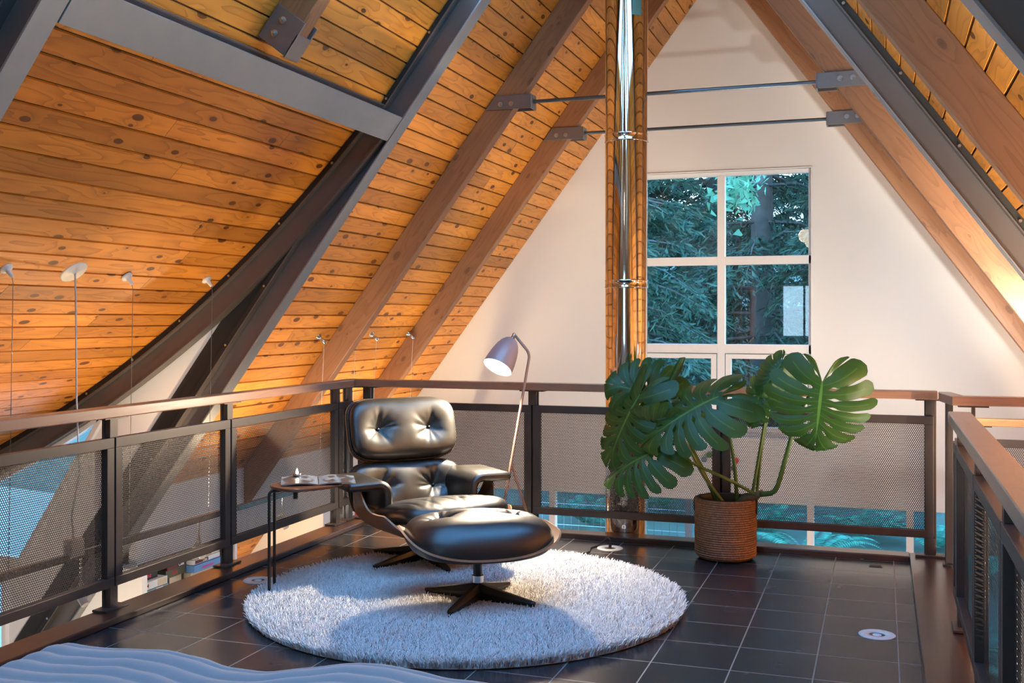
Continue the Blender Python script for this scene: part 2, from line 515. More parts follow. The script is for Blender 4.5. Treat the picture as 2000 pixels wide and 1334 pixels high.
# profile of the flared roof
px_ = np.array([-2.704, -3.018, -3.182, -3.442, -3.678, -3.932, -4.212, -4.729, -4.888, -5.306, -5.8, -6.35])
pz_ = np.array([2.456, 2.12, 1.96, 1.721, 1.523, 1.327, 1.123, 0.798, 0.714, 0.5, 0.275, 0.07])
cf = np.polyfit(px_, pz_, 4)
def zC(x): return float(np.polyval(cf, x))
xs = np.linspace(-2.66, -6.35, 600); zs = np.polyval(cf, xs)
arc = np.concatenate([[0], np.cumsum(np.hypot(np.diff(xs), np.diff(zs)))])
def curveprof(pitch=0.108):
    n = round(arc[-1] / pitch)
    return [(float(np.interp(arc[-1] * i / n, arc, xs)), float(np.interp(arc[-1] * i / n, arc, zs))) for i in range(n + 1)]

ZP = 2.46            # the purlin line
full = straight(xL, ZA - 0.01, Z0)
top = straight(xL, ZA - 0.01, ZP)
mb = MB(); boards(mb, full, YS1 + 0.012, YW, 1); o = struct(mb.build('ceiling_left', M['cedar']))
mb = MB(); boards(mb, top, YS2 + 0.012, YS1 - 0.012, 2, SKYL); struct(mb.build('ceiling_left_upper', M['cedar']))
mb = MB(); boards(mb, full, -4.0, YS2 - 0.012, 3, SKYL); struct(mb.build('ceiling_left_near', M['cedar']))
mb = MB(); boards(mb, curveprof(), YS2 - 0.02, 5.43, 4); struct(mb.build('ceiling_flared', M['cedar']))
fullR = straight(xR, ZA - 0.01, Z0, al=aR)
mb = MB(); boards(mb, fullR, -4.0, YW, 5, SKYL); struct(mb.build('ceiling_right', M['cedar']))

# dark roof deck behind the boards (closes the gaps)
mb = MB()
def deck(p0, p1, y0, y1, n, t=0.10, off=0.012):
    a, b = Vector((p0[0], 0, p0[1])), Vector((p1[0], 0, p1[1])); d = (b - a)
    mb.obox(((a.x + b.x) / 2 - n.x * (off + t / 2), (y0 + y1) / 2, (a.z + b.z) / 2 - n.z * (off + t / 2)),
            (d.normalized(), V(0, 1, 0), n), (d.length / 2, (y1 - y0) / 2, t / 2))
deck((XA, ZA + 0.02), (xL(Z0), Z0), YS1, YW + 0.15, nL)
def deck_hole(xf, z_lo, n, y_end):
    z0, z1, y0, y1 = SKYL
    deck((XA, ZA + 0.02), (xf(z1), z1), -4.1, y_end, n); deck((xf(z0), z0), (xf(z_lo), z_lo), -4.1, y_end, n)
    deck((xf(z1), z1), (xf(z0), z0), -4.1, y0, n); deck((xf(z1), z1), (xf(z0), z0), y1, y_end, n)
deck_hole(xL, ZP, nL, YS1)
deck((xL(ZP), ZP), (xL(Z0), Z0), -4.1, YS2 - 0.05, nL)
deck_hole(xR, Z0, nR, YW + 0.15)
cp = curveprof(0.3)
for a, b in zip(cp[:-1], cp[1:]):
    d = V(b[0] - a[0], 0, b[1] - a[1]).normalized(); n = V(-d.z, 0, d.x)
    if n.z > 0: n = -n
    deck(a, b, YS2 - 0.05, 5.49, n, 0.06)
struct(mb.build('roof', M['black_gap']))

# ridge skylights
for xf, n, u, nm in ((xL, nL, uL, 'window_5'), (xR, nR, uR, 'window_6')):
    z0, z1, y0, y1 = SKYL; m = MB()
    a, b = V(xf(z0), 0, z0), V(xf(z1), 0, z1); c = (a + b) / 2 - n * 0.05; hl = (b - a).length / 2
    for y in np.linspace(y0, y1, 5): m.obox(c + V(0, float(y), 0), (u, V(0, 1, 0), n), (hl, 0.03, 0.05))
    for e in (a, b): m.obox(e - n * 0.05 + V(0, (y0 + y1) / 2, 0), (V(0, 1, 0), u, n), ((y1 - y0) / 2, 0.03, 0.05))
    w_ = struct(m.build(nm, M['trim_white']))
    q = MB(); p = [a + V(0, y0, 0), a + V(0, y1, 0), b + V(0, y1, 0), b + V(0, y0, 0)]; q.add([x - n * 0.06 for x in p], [(0, 1, 2, 3)]); q.build('glass_pane', M['glass'], w_)

# gable wall with openings
mb = MB()
EX, EZ, EY = V(1, 0, 0), V(0, 0, 1), V(0, 1, 0)
WX0, WX1, WZ0, WZ1 = -2.045, -0.553, 0.295, 2.552
BZ1, BZ0 = -0.232, -2.05
def wp(poly): mb.prism(poly, (0, YW, 0), EX, EZ, EY, 0.16)
wp([(-4.72, BZ1), (WX0, BZ1), (WX0, zL(WX0) + 0.05)])
wp([(WX0, WZ1), (WX1, WZ1), (WX1, zR(WX1) + 0.03), (XA, ZA + 0.03), (WX0, zL(WX0) + 0.03)])
wp([(WX1, BZ1), (2.08, BZ1), (WX1, zR(WX1) + 0.05)])
wp([(WX0, BZ1), (WX1, BZ1), (WX1, WZ0), (WX0, WZ0)])
wp([(-6.5, -2.7), (4.2, -2.7), (4.2, BZ0), (-6.5, BZ0)])
wp([(-6.5, BZ0), (-3.60, BZ0), (-3.60, BZ1), (-6.5, BZ1)])
wp([(1.02, BZ0), (4.2, BZ0), (4.2, BZ1), (1.02, BZ1)])
struct(mb.build('wall_back', M['wall']))

# upper window: 2 x 2 fixed lights over two casements
mb = MB(); g = MB()
YF = YW + 0.035
def fr(x0, x1, z0, z1, y0=YF, y1=YF + 0.07): mb.box(x0, x1, y0, y1, z0, z1)
XC = -1.2985
fr(WX0, WX1, 2.52, WZ1); fr(WX0, WX0 + 0.022, WZ0, 2.52); fr(WX1 - 0.022, WX1, WZ0, 2.52)
fr(XC - 0.032, XC + 0.032, WZ0, 2.52, YF - 0.002, YF + 0.073); fr(WX0, WX1, 1.757, 1.828); fr(WX0, WX1, 1.0, 1.078); fr(WX0, WX1, WZ0, 0.325)
for s in (-1, 1):      # casement sashes
    a, b = (WX0 + 0.03, XC - 0.04) if s < 0 else (XC + 0.04, WX1 - 0.03)
    y0, y1 = YF - 0.012, YF + 0.05
    fr(a, b, 0.955, 0.995, y0, y1); fr(a, b, 0.33, 0.378, y0, y1)
    fr(a, a + 0.045, 0.378, 0.955, y0, y1); fr(b - 0.045, b, 0.378, 0.955, y0, y1)
# stool and thin inside casing
fr(WX0 - 0.03, WX1 + 0.03, 0.262, 0.295, YW - 0.045, YW + 0.10)
fr(WX0 - 0.012, WX1 + 0.012, WZ1, WZ1 + 0.012, YW - 0.012, YW + 0.02)
fr(WX1, WX1 + 0.012, WZ0, WZ1, YW - 0.012, YW + 0.02); fr(WX0 - 0.012, WX0, WZ0, WZ1, YW - 0.012, YW + 0.02)
w1 = struct(mb.build('window_1', M['trim_white'], bevel=0.003))
def pane(parent, x0, x1, z0, z1, y):
    q = MB(); q.add([(x0, y, z0), (x1, y, z0), (x1, y, z1), (x0, y, z1)], [(0, 1, 2, 3)], [[(0, 0), (1, 0), (1, 1), (0, 1)]])
    return q.build('glass_pane', M['glass'], parent)
for a, b in ((WX0 + 0.02, XC - 0.03), (XC + 0.03, WX1 - 0.02)):
    pane(w1, a, b, 1.82, 2.525, YF + 0.035); pane(w1, a, b, 1.07, 1.76, YF + 0.035); pane(w1, a + 0.05, b - 0.05, 0.37, 0.96, YF + 0.02)

# lower band of windows
mb = MB()
mul = [-3.58, -2.81, -2.055, -1.30, -0.56, 0.22, 1.0]
for x in mul: mb.box(x - 0.028, x + 0.028, YF - 0.002, YF + 0.072, BZ0, BZ1)
mb.box(-3.60, 1.02, YF, YF + 0.07, BZ1 - 0.03, BZ1); mb.box(-3.60, 1.02, YF, YF + 0.07, BZ0, BZ0 + 0.05)
w2 = struct(mb.build('window_2', M['trim_white'], bevel=0.003))
for a, b in zip(mul[:-1], mul[1:]): pane(w2, a + 0.02, b - 0.02, BZ0 + 0.04, BZ1 - 0.02, YF + 0.035)

# infill wall under the flared roof, with the slanted window
mb = MB()
YI = 5.50
Wp = [(-4.577, 0.70), (-5.22, -0.25), (-6.05, -0.25), (-6.05, 0.055)]
for i in range(1, 7):
    x = -6.05 + (6.05 - 4.577) * i / 7; Wp.append((x, zC(x) - 0.165 - 0.03))
Wp[0] = (-4.577, zC(-4.577) - 0.195); Wp[3] = (-6.05, zC(-6.05) - 0.15)
def ip(poly): mb.prism(poly, (0, YI, 0), EX, EZ, EY, 0.05)
up = [Wp[0]] + Wp[:3:-1] + [Wp[3]]                       # upper edge of the opening, right to left
strip_up = []
nseg = 14
xsu = [-6.3 + (6.3 - 4.577) * i / nseg for i in range(nseg + 1)]
for xa, xb in zip(xsu[:-1], xsu[1:]):                     # above the opening, up to the boards
    la = zC(max(xa, -6.05)) - 0.195 if xa > -6.05 else -0.25
    lb = zC(xb) - 0.195
    if xb <= -6.04: ip([(xa, -0.25), (xb, -0.25), (xb, zC(xb) + 0.02), (xa, zC(xa) + 0.02)])
    else: ip([(xa, zC(max(xa, -6.05)) - 0.195), (xb, lb), (xb, zC(xb) + 0.02), (xa, zC(xa) + 0.02)])
xr = np.linspace(-4.577, -2.75, 16)
for xa, xb in zip(xr[:-1], xr[1:]):                       # to the right of the opening, up to the roof line
    xa, xb = float(xa), float(xb)
    def lo(x): return max(-0.25 if x < -4.9 else -9, zL(x))
    ip([(xa, max(-0.25, min(zL(xa), zC(xa)))), (xb, max(-0.25, min(zL(xb), zC(xb)))), (xb, zC(xb) + 0.02), (xa, zC(xa) + 0.02)])
ip([(-5.22, -0.25), (-4.577, -0.25), (-4.577, Wp[0][1])])
ip([(-6.35, -2.6), (-4.0, -2.6), (-4.0, -0.75), (-5.2, -0.75), (-5.2, -0.25), (-5.35, -0.25), (-5.35, -1.3), (-6.35, -1.3)])
ip([(-5.2, -0.75), (-4.3, -0.75), (-4.3, -0.25), (-5.2, -0.25)])
ip([(-6.35, -0.40), (-5.35, -0.40), (-5.35, -0.25), (-6.35, -0.25)])
ip([(-6.35, -1.3), (-6.05, -1.3), (-6.05, -0.40), (-6.35, -0.40)])
struct(mb.build('wall_left', M['wall']))
mb = MB()
def edge(a, b, w=0.035): mb.beam((a[0], YI - 0.004, a[1]), (b[0], YI - 0.004, b[1]), 0.05, w, up=(0, 0, 1) if abs(a[0] - b[0]) > abs(a[1] - b[1]) else (1, 0, 0))
for i in range(len(Wp)): edge(Wp[i], Wp[(i + 1) % len(Wp)])
for a, b in (((-5.35, -0.40), (-5.35, -1.3)), ((-6.05, -0.40), (-6.05, -1.3)), ((-6.05, -0.40), (-5.35, -0.40)), ((-6.05, -1.3), (-5.35, -1.3)), ((-5.62, -0.40), (-5.62, -1.3))): edge(a, b)
w3 = struct(mb.build('window_3', M['trim_white'], bevel=0.003))
q = MB(); q.add([(x, YI + 0.02, z) for x, z in Wp], [tuple(range(len(Wp)))]); q.build('glass_pane', M['glass'], w3)
pane(w3, -6.05, -5.35, -1.3, -0.40, YI + 0.02)

# near side of the flare, outer wall, knee wall with niches
mb = MB()
xr = np.linspace(-6.35, -2.75, 24)
for xa, xb in zip(xr[:-1], xr[1:]):
    xa, xb = float(xa), float(xb)
    mb.prism([(xa, max(-2.6, min(zL(xa), zC(xa)))), (xb, max(-2.6, min(zL(xb), zC(xb)))), (xb, zC(xb) + 0.02), (xa, zC(xa) + 0.02)], (0, YS2 - 0.10, 0), EX, EZ, EY, 0.05)
mb.box(-6.42, -6.35, YS2 - 0.1, 5.55, -2.6, 0.1)
struct(mb.build('wall_left_outer', M['wall']))

mb = MB()
KX = -4.385
mb.box(KX - 0.06, KX, 5.56, 6.50, -0.24, 0.222)            # upper strip over the shelves
mb.box(KX - 0.06, KX, 6.50, 9.24, -0.27, 0.222)
mb.box(KX - 0.75, KX, 5.552, 5.565, -1.25, -0.24)
mb.box(KX - 0.75, KX, 6.63, 6.66, -1.25, -0.27)
mb.box(KX - 0.75, KX - 0.72, 5.565, 6.46, -1.25, -0.20)
mb.box(KX - 0.75, KX, 7.92, 7.96, -1.25, -0.27)
mb.box(KX - 0.02, KX, 7.96, 8.06, -1.25, -0.27)
mb.box(KX - 0.06, KX, 5.56, 9.24, -2.6, -1.25)
mb.box(KX - 0.75, KX - 0.06, 5.56, 9.24, -1.29, -1.25)
mb.box(KX - 0.75, KX - 0.72, 7.96, 9.24, -1.25, -0.27)
struct(mb.build('wall_knee', M['wall']))
mb = MB()
mb.box(KX - 0.70, KX + 0.004, 6.46, 6.49, -1.25, -0.24); mb.box(KX - 0.70, KX + 0.004, 8.07, 8.20, -1.25, -0.27)
mb.box(KX - 0.72, KX, 5.57, 6.46, -0.72, -0.69); mb.box(KX - 0.72, KX, 8.2, 9.22, -0.62, -0.59)
struct(mb.build('trim_shelves', M['table_wood']))

# loft floor, kerbs, lower floor
mb = MB(); mb.box(-3.068, 0.143, -3.9, 6.10, -0.26, 0.0); struct(mb.build('floor', M['floor']))
mb = MB(); mb.box(-6.4, 4.0, -4.0, 9.3, -2.75, -2.6); struct(mb.build('floor_lower', M['table_wood']))
mb = MB(); mb.box(-3.222, -3.068, -3.9, 6.10, 0.0, 0.030); mb.box(-3.222, -3.068, -3.9, 6.10, -0.30, 0.0); struct(mb.build('trim_left', M['kerb'], bevel=0.006))
mb = MB(); mb.box(-3.222, 0.143, 6.10, 6.225, -0.30, 0.030); struct(mb.build('trim_back', M['kerb'], bevel=0.006))
mb = MB(); mb.box(0.143, 0.345, -3.9, 6.225, -0.30, 0.026); struct(mb.build('trim_right', M['kerb'], bevel=0.006))

# rear gable wall behind the camera, with a broad window to the daylight
mb = MB(); YR = -4.0
RX0, RX1, RZ0, RZ1 = -1.95, -0.57, 0.9, 2.0
def rp(poly): mb.prism(poly, (0, YR - 0.15, 0), EX, EZ, EY, 0.15)
rp([(-4.95, -0.5), (RX0, -0.5), (RX0, zL(RX0))])
rp([(RX0, RZ1), (RX1, RZ1), (RX1, zR(RX1)), (XA, ZA), (RX0, zL(RX0))])
rp([(RX1, -0.5), (2.25, -0.5), (RX1, zR(RX1))])
rp([(RX0, -0.5), (RX1, -0.5), (RX1, RZ0), (RX0, RZ0)])
rp([(-6.4, -2.7), (4, -2.7), (4, -0.5), (-6.4, -0.5)])
struct(mb.build('wall_front', M['wall']))
mb = MB()
for x in (RX0 + 0.02, (RX0 * 2 + RX1) / 3, (RX0 + RX1 * 2) / 3, RX1 - 0.02): mb.box(x - 0.02, x + 0.02, YR - 0.12, YR - 0.05, RZ0, RZ1)
mb.box(RX0, RX1, YR - 0.12, YR - 0.05, RZ0, RZ0 + 0.04); mb.box(RX0, RX1, YR - 0.12, YR - 0.05, RZ1 - 0.04, RZ1)
w4 = struct(mb.build('window_4', M['trim_white'])); pane(w4, RX0, RX1, RZ0, RZ1, YR - 0.085)
mb = MB()
mb.box(2.45, 2.55, -4, 9.3, -2.7, -0.9); mb.box(-5.0, -4.9, -4, YS2 - 0.1, -2.7, -0.6)
struct(mb.build('wall_right', M['wall']))

# ------------------------------------------------------------------ frames of the roof
def slope_pt(side, z, y, d):
    """point on the ceiling plane at height z, moved d into the room"""
    if side < 0: return V(xL(z), y, z) + nL * d
    return V(xR(z), y, z) + nR * d

def rafter(side, ya, yb, z_top, z_bot, label, depth=0.163):
    u, n = (uL, nL) if side < 0 else (uR, nR)
    a = slope_pt(side, z_top, (ya + yb) / 2, depth / 2); b = slope_pt(side, z_bot, (ya + yb) / 2, depth / 2)
    m = MB(); m.cur = random.random()
    m.beam(a, b, yb - ya, depth, up=n)
    o = m.build('rafter', M['rafter'], bevel=0.005)
    tag(o, label, 'rafter', 'timber rafters')
    return o
rafter(-1, 6.747, 6.835, 3.98, -0.02, 'brown timber rafter on the left slope carrying the nearer tie rod bracket')
rafter(-1, 8.047, 8.135, 3.98, -0.02, 'brown timber rafter on the left slope carrying the farther tie rod bracket')
rafter(1, 6.747, 6.835, 3.98, -1.3, 'brown timber rafter on the right slope, beside the steel beam, holding the nearer tie rod')
rafter(1, 8.047, 8.135, 3.98, -1.3, 'brown timber rafter on the right slope closest to the white gable wall')
rafter(1, 4.03, 4.118, 3.98, -1.3, 'brown timber rafter with a round knot in the upper right corner')
rW = rafter(-1, 4.14, 4.228, 3.98, 2.58, 'short brown timber rafter ending in a bolted steel shoe at the top')

def ibeam(side, yc, z_top, z_bot, D, label, fw=0.105, name='steel_beam'):
    u, n = (uL, nL) if side < 0 else (uR, nR)
    root = thing(name, label, 'beam', slope_pt(side, (z_top + z_bot) / 2, yc, D / 2), group='steel roof beams')
    inv = Matrix.Translation(-root.location)
    def bar(nm, y, w, d0, d1, mat):
        m = MB(); a = slope_pt(side, z_top, y, (d0 + d1) / 2) - root.location; b = slope_pt(side, z_bot, y, (d0 + d1) / 2) - root.location
        m.beam(a, b, w, d1 - d0, up=n); return m.build(nm, mat, root, bevel=0.0015)
    bar('spacer', yc, 0.07, 0.0, 0.034, M['black_gap'])
    bar('upper_flange', yc, fw, 0.034, 0.042, M['steel'])
    bar('web', yc, 0.009, 0.042, D - 0.009, M['steel'])
    bar('lower_flange', yc, fw, D - 0.009, D, M['steel_lit'])
    m = MB(); L = (z_top - z_bot)
    k = int(L / 0.34)
    for i in range(k):
        z = z_bot + (i + 0.5) * L / k
        p = slope_pt(side, z, yc - 0.039, 0.017) - root.location
        m.cyl(p, p + V(0, -0.008, 0), 0.008, n=6)
    m.build('bolts', M['bolt'], root)
    return root
ibeam(-1, YS1, 4.1, -1.45, 0.176, 'long dark steel roof beam running down the left slope beside the flared ceiling')
ibeam(-1, YS2 - 0.05, 4.1, -1.45, 0.176, 'steel roof beam cutting the upper left corner')
ibeam(1, YS1, 4.1, -1.3, 0.158, 'dark steel roof beam with a pale edge on the right slope')
ibeam(1, YS2 - 0.05, 4.1, -1.3, 0.158, 'steel roof beam cutting the upper right corner')

# purlin between the two steel frames on the left
root = thing('purlin', 'grey horizontal steel purlin joining the two left steel beams', 'beam', slope_pt(-1, 2.455, 4.16, 0.1))
def pbar(nm, d0, d1, half, mat):
    m = MB(); c = slope_pt(-1, 2.455, 4.16, (d0 + d1) / 2) - root.location
    m.obox(c, (V(0, 1, 0), uL, nL), (1.262, half, (d1 - d0) / 2)); return m.build(nm, mat, root, bevel=0.0015)
pbar('upper_flange', 0.034, 0.044, 0.075, M['steel']); pbar('web', 0.044, 0.167, 0.006, M['steel']); pbar('lower_flange', 0.167, 0.178, 0.078, M['steel_lit'])
pbar('spacer', 0.0, 0.034, 0.05, M['black_gap'])

# bolted shoe of the short rafter
sh = thing('rafter_shoe', 'bolted steel shoe holding the short rafter on the purlin', 'bracket', slope_pt(-1, 2.62, 4.184, 0.09))
def shp(y): return [slope_pt(-1, 2.54, y, 0.04) - sh.location]
m = MB()
for y in (4.132, 4.236):
    m.obox(slope_pt(-1, 2.625, y, 0.095) - sh.location, (uL, V(0, 1, 0), nL), (0.085, 0.004, 0.085))
m.obox(slope_pt(-1, 2.60, 4.184, 0.176) - sh.location, (uL, V(0, 1, 0), nL), (0.06, 0.056, 0.005))
m.build('shoe_plate', M['bracket'], sh, bevel=0.002)
for z in (2.60, 2.655):
    m = MB(); p = slope_pt(-1, z, 4.128, 0.075) - sh.location
    m.cyl(p, p + V(0, -0.012, 0), 0.011, n=6); m.cyl(p, p + V(0, -0.003, 0), 0.016, n=16); m.cyl(p, p + V(0, -0.022, 0), 0.006, n=10)
    m.build('bolt', M['bolt'], sh)

# curved edge beam under the flared roof
root = thing('curved_beam', 'curved brown steel edge beam under the flared left ceiling', 'beam', (-4.0, 5.40, 1.0))
def off_curve(x, d):
    e = 1e-3; t = V(e, 0, zC(x + e) - zC(x)).normalized(); n = V(t.z, 0, -t.x)
    if n.z > 0: n = -n
    return V(x, 0, zC(x)) + n * d
def ribbon(nm, d0, d1, y0, y1, mat, x0=-2.72, x1=-6.3, n=60):
    m = MB(); pts = []
    vs = []; fs = []; uv = []
    for i in range(n + 1):
        x = x0 + (x1 - x0) * i / n
        a, b = off_curve(x, d0), off_curve(x, d1)
        for p in (a, b):
            for y in (y0, y1): vs.append(V(p.x, y, p.z) - root.location)
    for i in range(n):
        k = 4 * i
        for f in ((0, 2, 6, 4), (1, 5, 7, 3), (0, 4, 5, 1), (2, 3, 7, 6)):
            fs.append(tuple(k + j for j in f)); uv.append([(0, 0)] * 4)
    fs.append((0, 1, 3, 2)); uv.append([(0, 0)] * 4)
    m.add(vs, fs, uv)
    o = m.build(nm, mat, root); 
    bm = bmesh.new(); bm.from_mesh(o.data); bmesh.ops.recalc_face_normals(bm, faces=bm.faces); bm.to_mesh(o.data); bm.free()
    return o
ribbon('spacer', 0.0, 0.036, 5.41, 5.49, M['black_gap']); ribbon('upper_flange', 0.036, 0.044, 5.395, 5.49, M['steel'])
ribbon('web', 0.044, 0.150, 5.43, 5.49, M['steel']); ribbon('lower_flange', 0.150, 0.157, 5.415, 5.49, M['steel'])
m = MB()
for x in np.linspace(-2.95, -6.0, 10):
    p = off_curve(float(x), 0.018); p = V(p.x, 5.41, p.z) - root.location
    m.cyl(p, p + V(0, -0.008, 0), 0.008, n=6)
m.build('bolts', M['bolt'], root)

# tie rods with bolted fork brackets
def tie(y, zc, label):
    root = thing('tie_rod', label, 'tie rod', (-1.28, y, zc), group='steel tie rods')
    m = MB(); m.cyl((-0.915, 0, 0.003), (0.912, 0, 0.003), 0.0125, n=16)
    for s in (-1, 1): m.cyl((s * 0.90, 0, 0.003), (s * 0.915, 0, 0.003), 0.018, n=6)
    m.build('rod', M['rod'], root)
    for s in (-1, 1):
        b = MB()
        for yy in (-0.052, 0.052):
            # side plates, cut along the slope at the back
            pl = [(s * 0.908, -0.047), (s * 0.908, 0.047), (s * 1.155, 0.047), (s * 1.225, -0.047)]
            b.prism(pl, (0, yy - 0.004, 0), EX, EZ, EY, 0.008)
        b.box(min(s * 0.904, s * 0.914), max(s * 0.904, s * 0.914), -0.056, 0.056, -0.047, 0.047)
        br = b.build('bracket', M['bracket'], root, bevel=0.002)
        for dx in (1.045, 1.12):
            q = MB(); x = s * (dx if s > 0 else dx); z = -0.012 if s < 0 else 0.005
            q.cyl((x, -0.056, z), (x, -0.068, z), 0.0125, n=6); q.cyl((x, -0.056, z), (x, -0.059, z), 0.017, n=16); q.cyl((x, -0.056, z), (x, -0.074, z), 0.006, n=10)
            q.build('bolt', M['bolt'], br)
    return root
tie(6.791, 2.737, 'nearer steel tie rod with bolted fork brackets, upper of the two')
tie(8.091, 2.740, 'farther steel tie rod with bolted fork brackets, lower of the two')

# chimney flue
fl = thing('chimney_flue', 'polished chrome chimney flue pipe rising behind the back railing', 'flue pipe', (-1.456, 6.355, -2.6))
m = MB(); R_ = 0.1275
m.lathe([(R_, 0), (R_, 2.6 + 1.505)] , n=96); m.build('lower_pipe', M['chrome'], fl, smooth=True)
m = MB(); m.lathe([(R_, 4.107), (R_, 4.984)], n=96); m.build('middle_pipe', M['chrome'], fl, smooth=True)
m = MB(); m.lathe([(R_, 4.988), (R_, 6.85)], n=96); m.build('upper_pipe', M['chrome'], fl, smooth=True)
for z in (1.506, 2.384):
    m = MB(); zz = z + 2.6
    m.lathe([(R_, zz - 0.026), (R_ + 0.003, zz - 0.024), (R_ + 0.004, zz - 0.018), (R_ + 0.0015, zz - 0.014), (R_ + 0.0015, zz + 0.014), (R_ + 0.004, zz + 0.018), (R_ + 0.003, zz + 0.024), (R_, zz + 0.026)], n=96)
    m.build('joint_band', M['chrome'], fl, smooth=True)
m = MB()
def stk(u, v):
    a = math.radians(-62) + u * 0.5; return V((R_ + 0.0008) * math.cos(a), (R_ + 0.0008) * math.sin(a), 5.70 + v * 0.16)
m.grid(stk, 8, 2); m.build('sticker', M_label if 'M_label' in globals() else simple('flue_sticker', (0.10, 0.22, 0.19), 0.5), fl, smooth=True)
# ridge beam
m = MB(); m.box(XA - 0.045, XA + 0.045, -3.95, 9.2, 4.05, 4.27); tag(m.build('ridge_beam', M['rafter']), 'brown timber ridge beam along the peak of the roof', 'beam')

# ------------------------------------------------------------------ railings
def rail_run(root, T, spans, zt=0.779, zb=0.130, depth=0.034, stile=0.045, posts=(), hz=0.914, hw=0.088, h0=0, h1=1, hoff=0.0, timber='handrail', foot=True):
    """T(s, d, z): s along the run, d away from the room; spans: list of (s0, s1) of framed panels"""
    ex = (T(1, 0, 0) - T(0, 0, 0)).normalized(); ed = (T(0, 1, 0) - T(0, 0, 0)).normalized(); ez = V(0, 0, 1)
    def blk(mb, s0, s1, d0, d1, z0, z1):
        mb.obox(T((s0 + s1) / 2, (d0 + d1) / 2, (z0 + z1) / 2), (ex, ed, ez), (abs(s1 - s0) / 2, abs(d1 - d0) / 2, abs(z1 - z0) / 2))
    for s0, s1 in spans:
        f = MB(); bw = 0.045
        blk(f, s0, s1, 0, depth, zt - bw, zt); blk(f, s0, s1, 0, depth, zb, zb + bw - 0.005)
        blk(f, s0, s0 + stile, 0, depth, zb + bw - 0.005, zt - bw); blk(f, s1 - stile, s1, 0, depth, zb + bw - 0.005, zt - bw)
        fo = f.build('panel_frame', M['rail_steel'], root, bevel=0.002)
        p = MB(); d = depth - 0.006
        for dd in (d, d + 0.0011):
            a, b, c, e = T(s0 + stile, dd, zb + bw - 0.006), T(s1 - stile, dd, zb + bw - 0.006), T(s1 - stile, dd, zt - bw), T(s0 + stile, dd, zt - bw)
            uv = [(s0 + stile, zb), (s1 - stile, zb), (s1 - stile, zt - 2 * bw + 0.006), (s0 + stile, zt - 2 * bw + 0.006)]
            p.add([a, b, c, e], [(0, 1, 2, 3)], [uv])
        p.build('perforated_sheet', M['perf'], fo)
    for s in posts:
        b = MB()
        blk(b, s - 0.030, s + 0.030, depth, depth + 0.012, 0.036, hz - 0.052)
        blk(b, s - 0.025, s + 0.025, 0.006, depth + 0.006, zt, hz - 0.050); blk(b, s - 0.025, s + 0.025, 0.006, depth + 0.006, 0.036, zb)
        po = b.build('post', M['rail_steel'], root, bevel=0.0015)
        q = MB(); blk(q, s - 0.075, s + 0.075, -0.01, 0.056, hz - 0.052, hz - 0.044)
        q.build('saddle_plate', M['rail_steel'], po)
        if foot:
            q = MB(); blk(q, s - 0.075, s + 0.075, -0.012, 0.060, 0.0305, 0.040); q.build('base_plate', M['rail_steel'], po, bevel=0.0015)
    h = MB(); c = depth / 2 + hoff
    blk(h, h0, h1, c - hw / 2, c + hw / 2, hz - 0.045, hz)
    h.build('handrail', M[timber], root, bevel=0.005, seg=3)

# left run: s = y, room side at x = -3.163
root = thing('railing', 'left railing with perforated steel panels and timber handrail, in front of the flared ceiling', 'railing', (-3.18, 4.0, 0), group='loft railings')
TLf = lambda s, d, z: V(-3.163 - d, s, z) - root.location
rail_run(root, TLf, [(2.55, 3.862), (3.872, 4.745), (4.757, 5.905), (5.917, 6.10)], posts=(3.866, 4.751, 5.911, 6.075), h0=0.2, h1=6.068)
# back run: s = x, room side at y = 6.115
root = thing('railing', 'back railing with perforated steel panels, behind the armchair and the monstera', 'railing', (-1.4, 6.13, 0), group='loft railings')
TBk = lambda s, d, z: V(s, 6.115 + d, z) - root.location
rail_run(root, TBk, [(-3.14, -1.984), (-1.974, -0.862), (-0.850, 0.262)], posts=(-3.08, -1.979, -0.856, 0.247), h0=-3.224, h1=0.282, hoff=-0.0)
# right run: s = y, room side at x = 0.29
root = thing('railing', 'right railing with a broad handrail running towards the camera', 'railing', (0.30, 4.0, 0), group='loft railings')
TRt = lambda s, d, z: V(0.288 + d, s, z) - root.location
rail_run(root, TRt, [(4.755, 4.93), (3.88, 4.745), (3.01, 3.87), (2.10, 3.0), (1.2, 2.09)], posts=(4.75, 3.875, 3.005, 2.095), h0=0.6, h1=4.80, foot=True)
# corner post with the return of the handrail above the stair
root = thing('newel_post', 'square dark steel post at the right back corner, under the handrail return', 'post', (0.33, 5.965, 0.026))
m = MB(); m.box(-0.018, 0.018, -0.025, 0.025, 0, 0.843); m.build('post', M['rail_steel'], root, bevel=0.002)
m = MB(); m.box(-0.03, 0.03, -0.035, 0.035, 0, 0.01); m.build('base_plate', M['rail_steel'], root)
root = thing('stair_handrail', 'brown timber handrail returning to the right over the stairwell', 'handrail', (0.3, 5.85, 0.9))
m = MB()
m.prism([(-0.016, 0.221), (-0.016, 0.129), (0.03, -0.125), (1.7, -0.125), (1.7, -0.035), (0.09, -0.035), (0.045, 0.221)], (0, 0, -0.031), EX, EY, EZ, 0.045)
m.build('handrail', M['handrail'], root, bevel=0.004)
for x in (0.13, 0.95):
    m = MB(); m.box(x - 0.07, x + 0.07, -0.11, -0.05, -0.040, -0.031); m.box(x - 0.008, x + 0.008, -0.10, -0.06, -0.78, -0.038)
    m.build('bracket', M['rail_steel'], root)
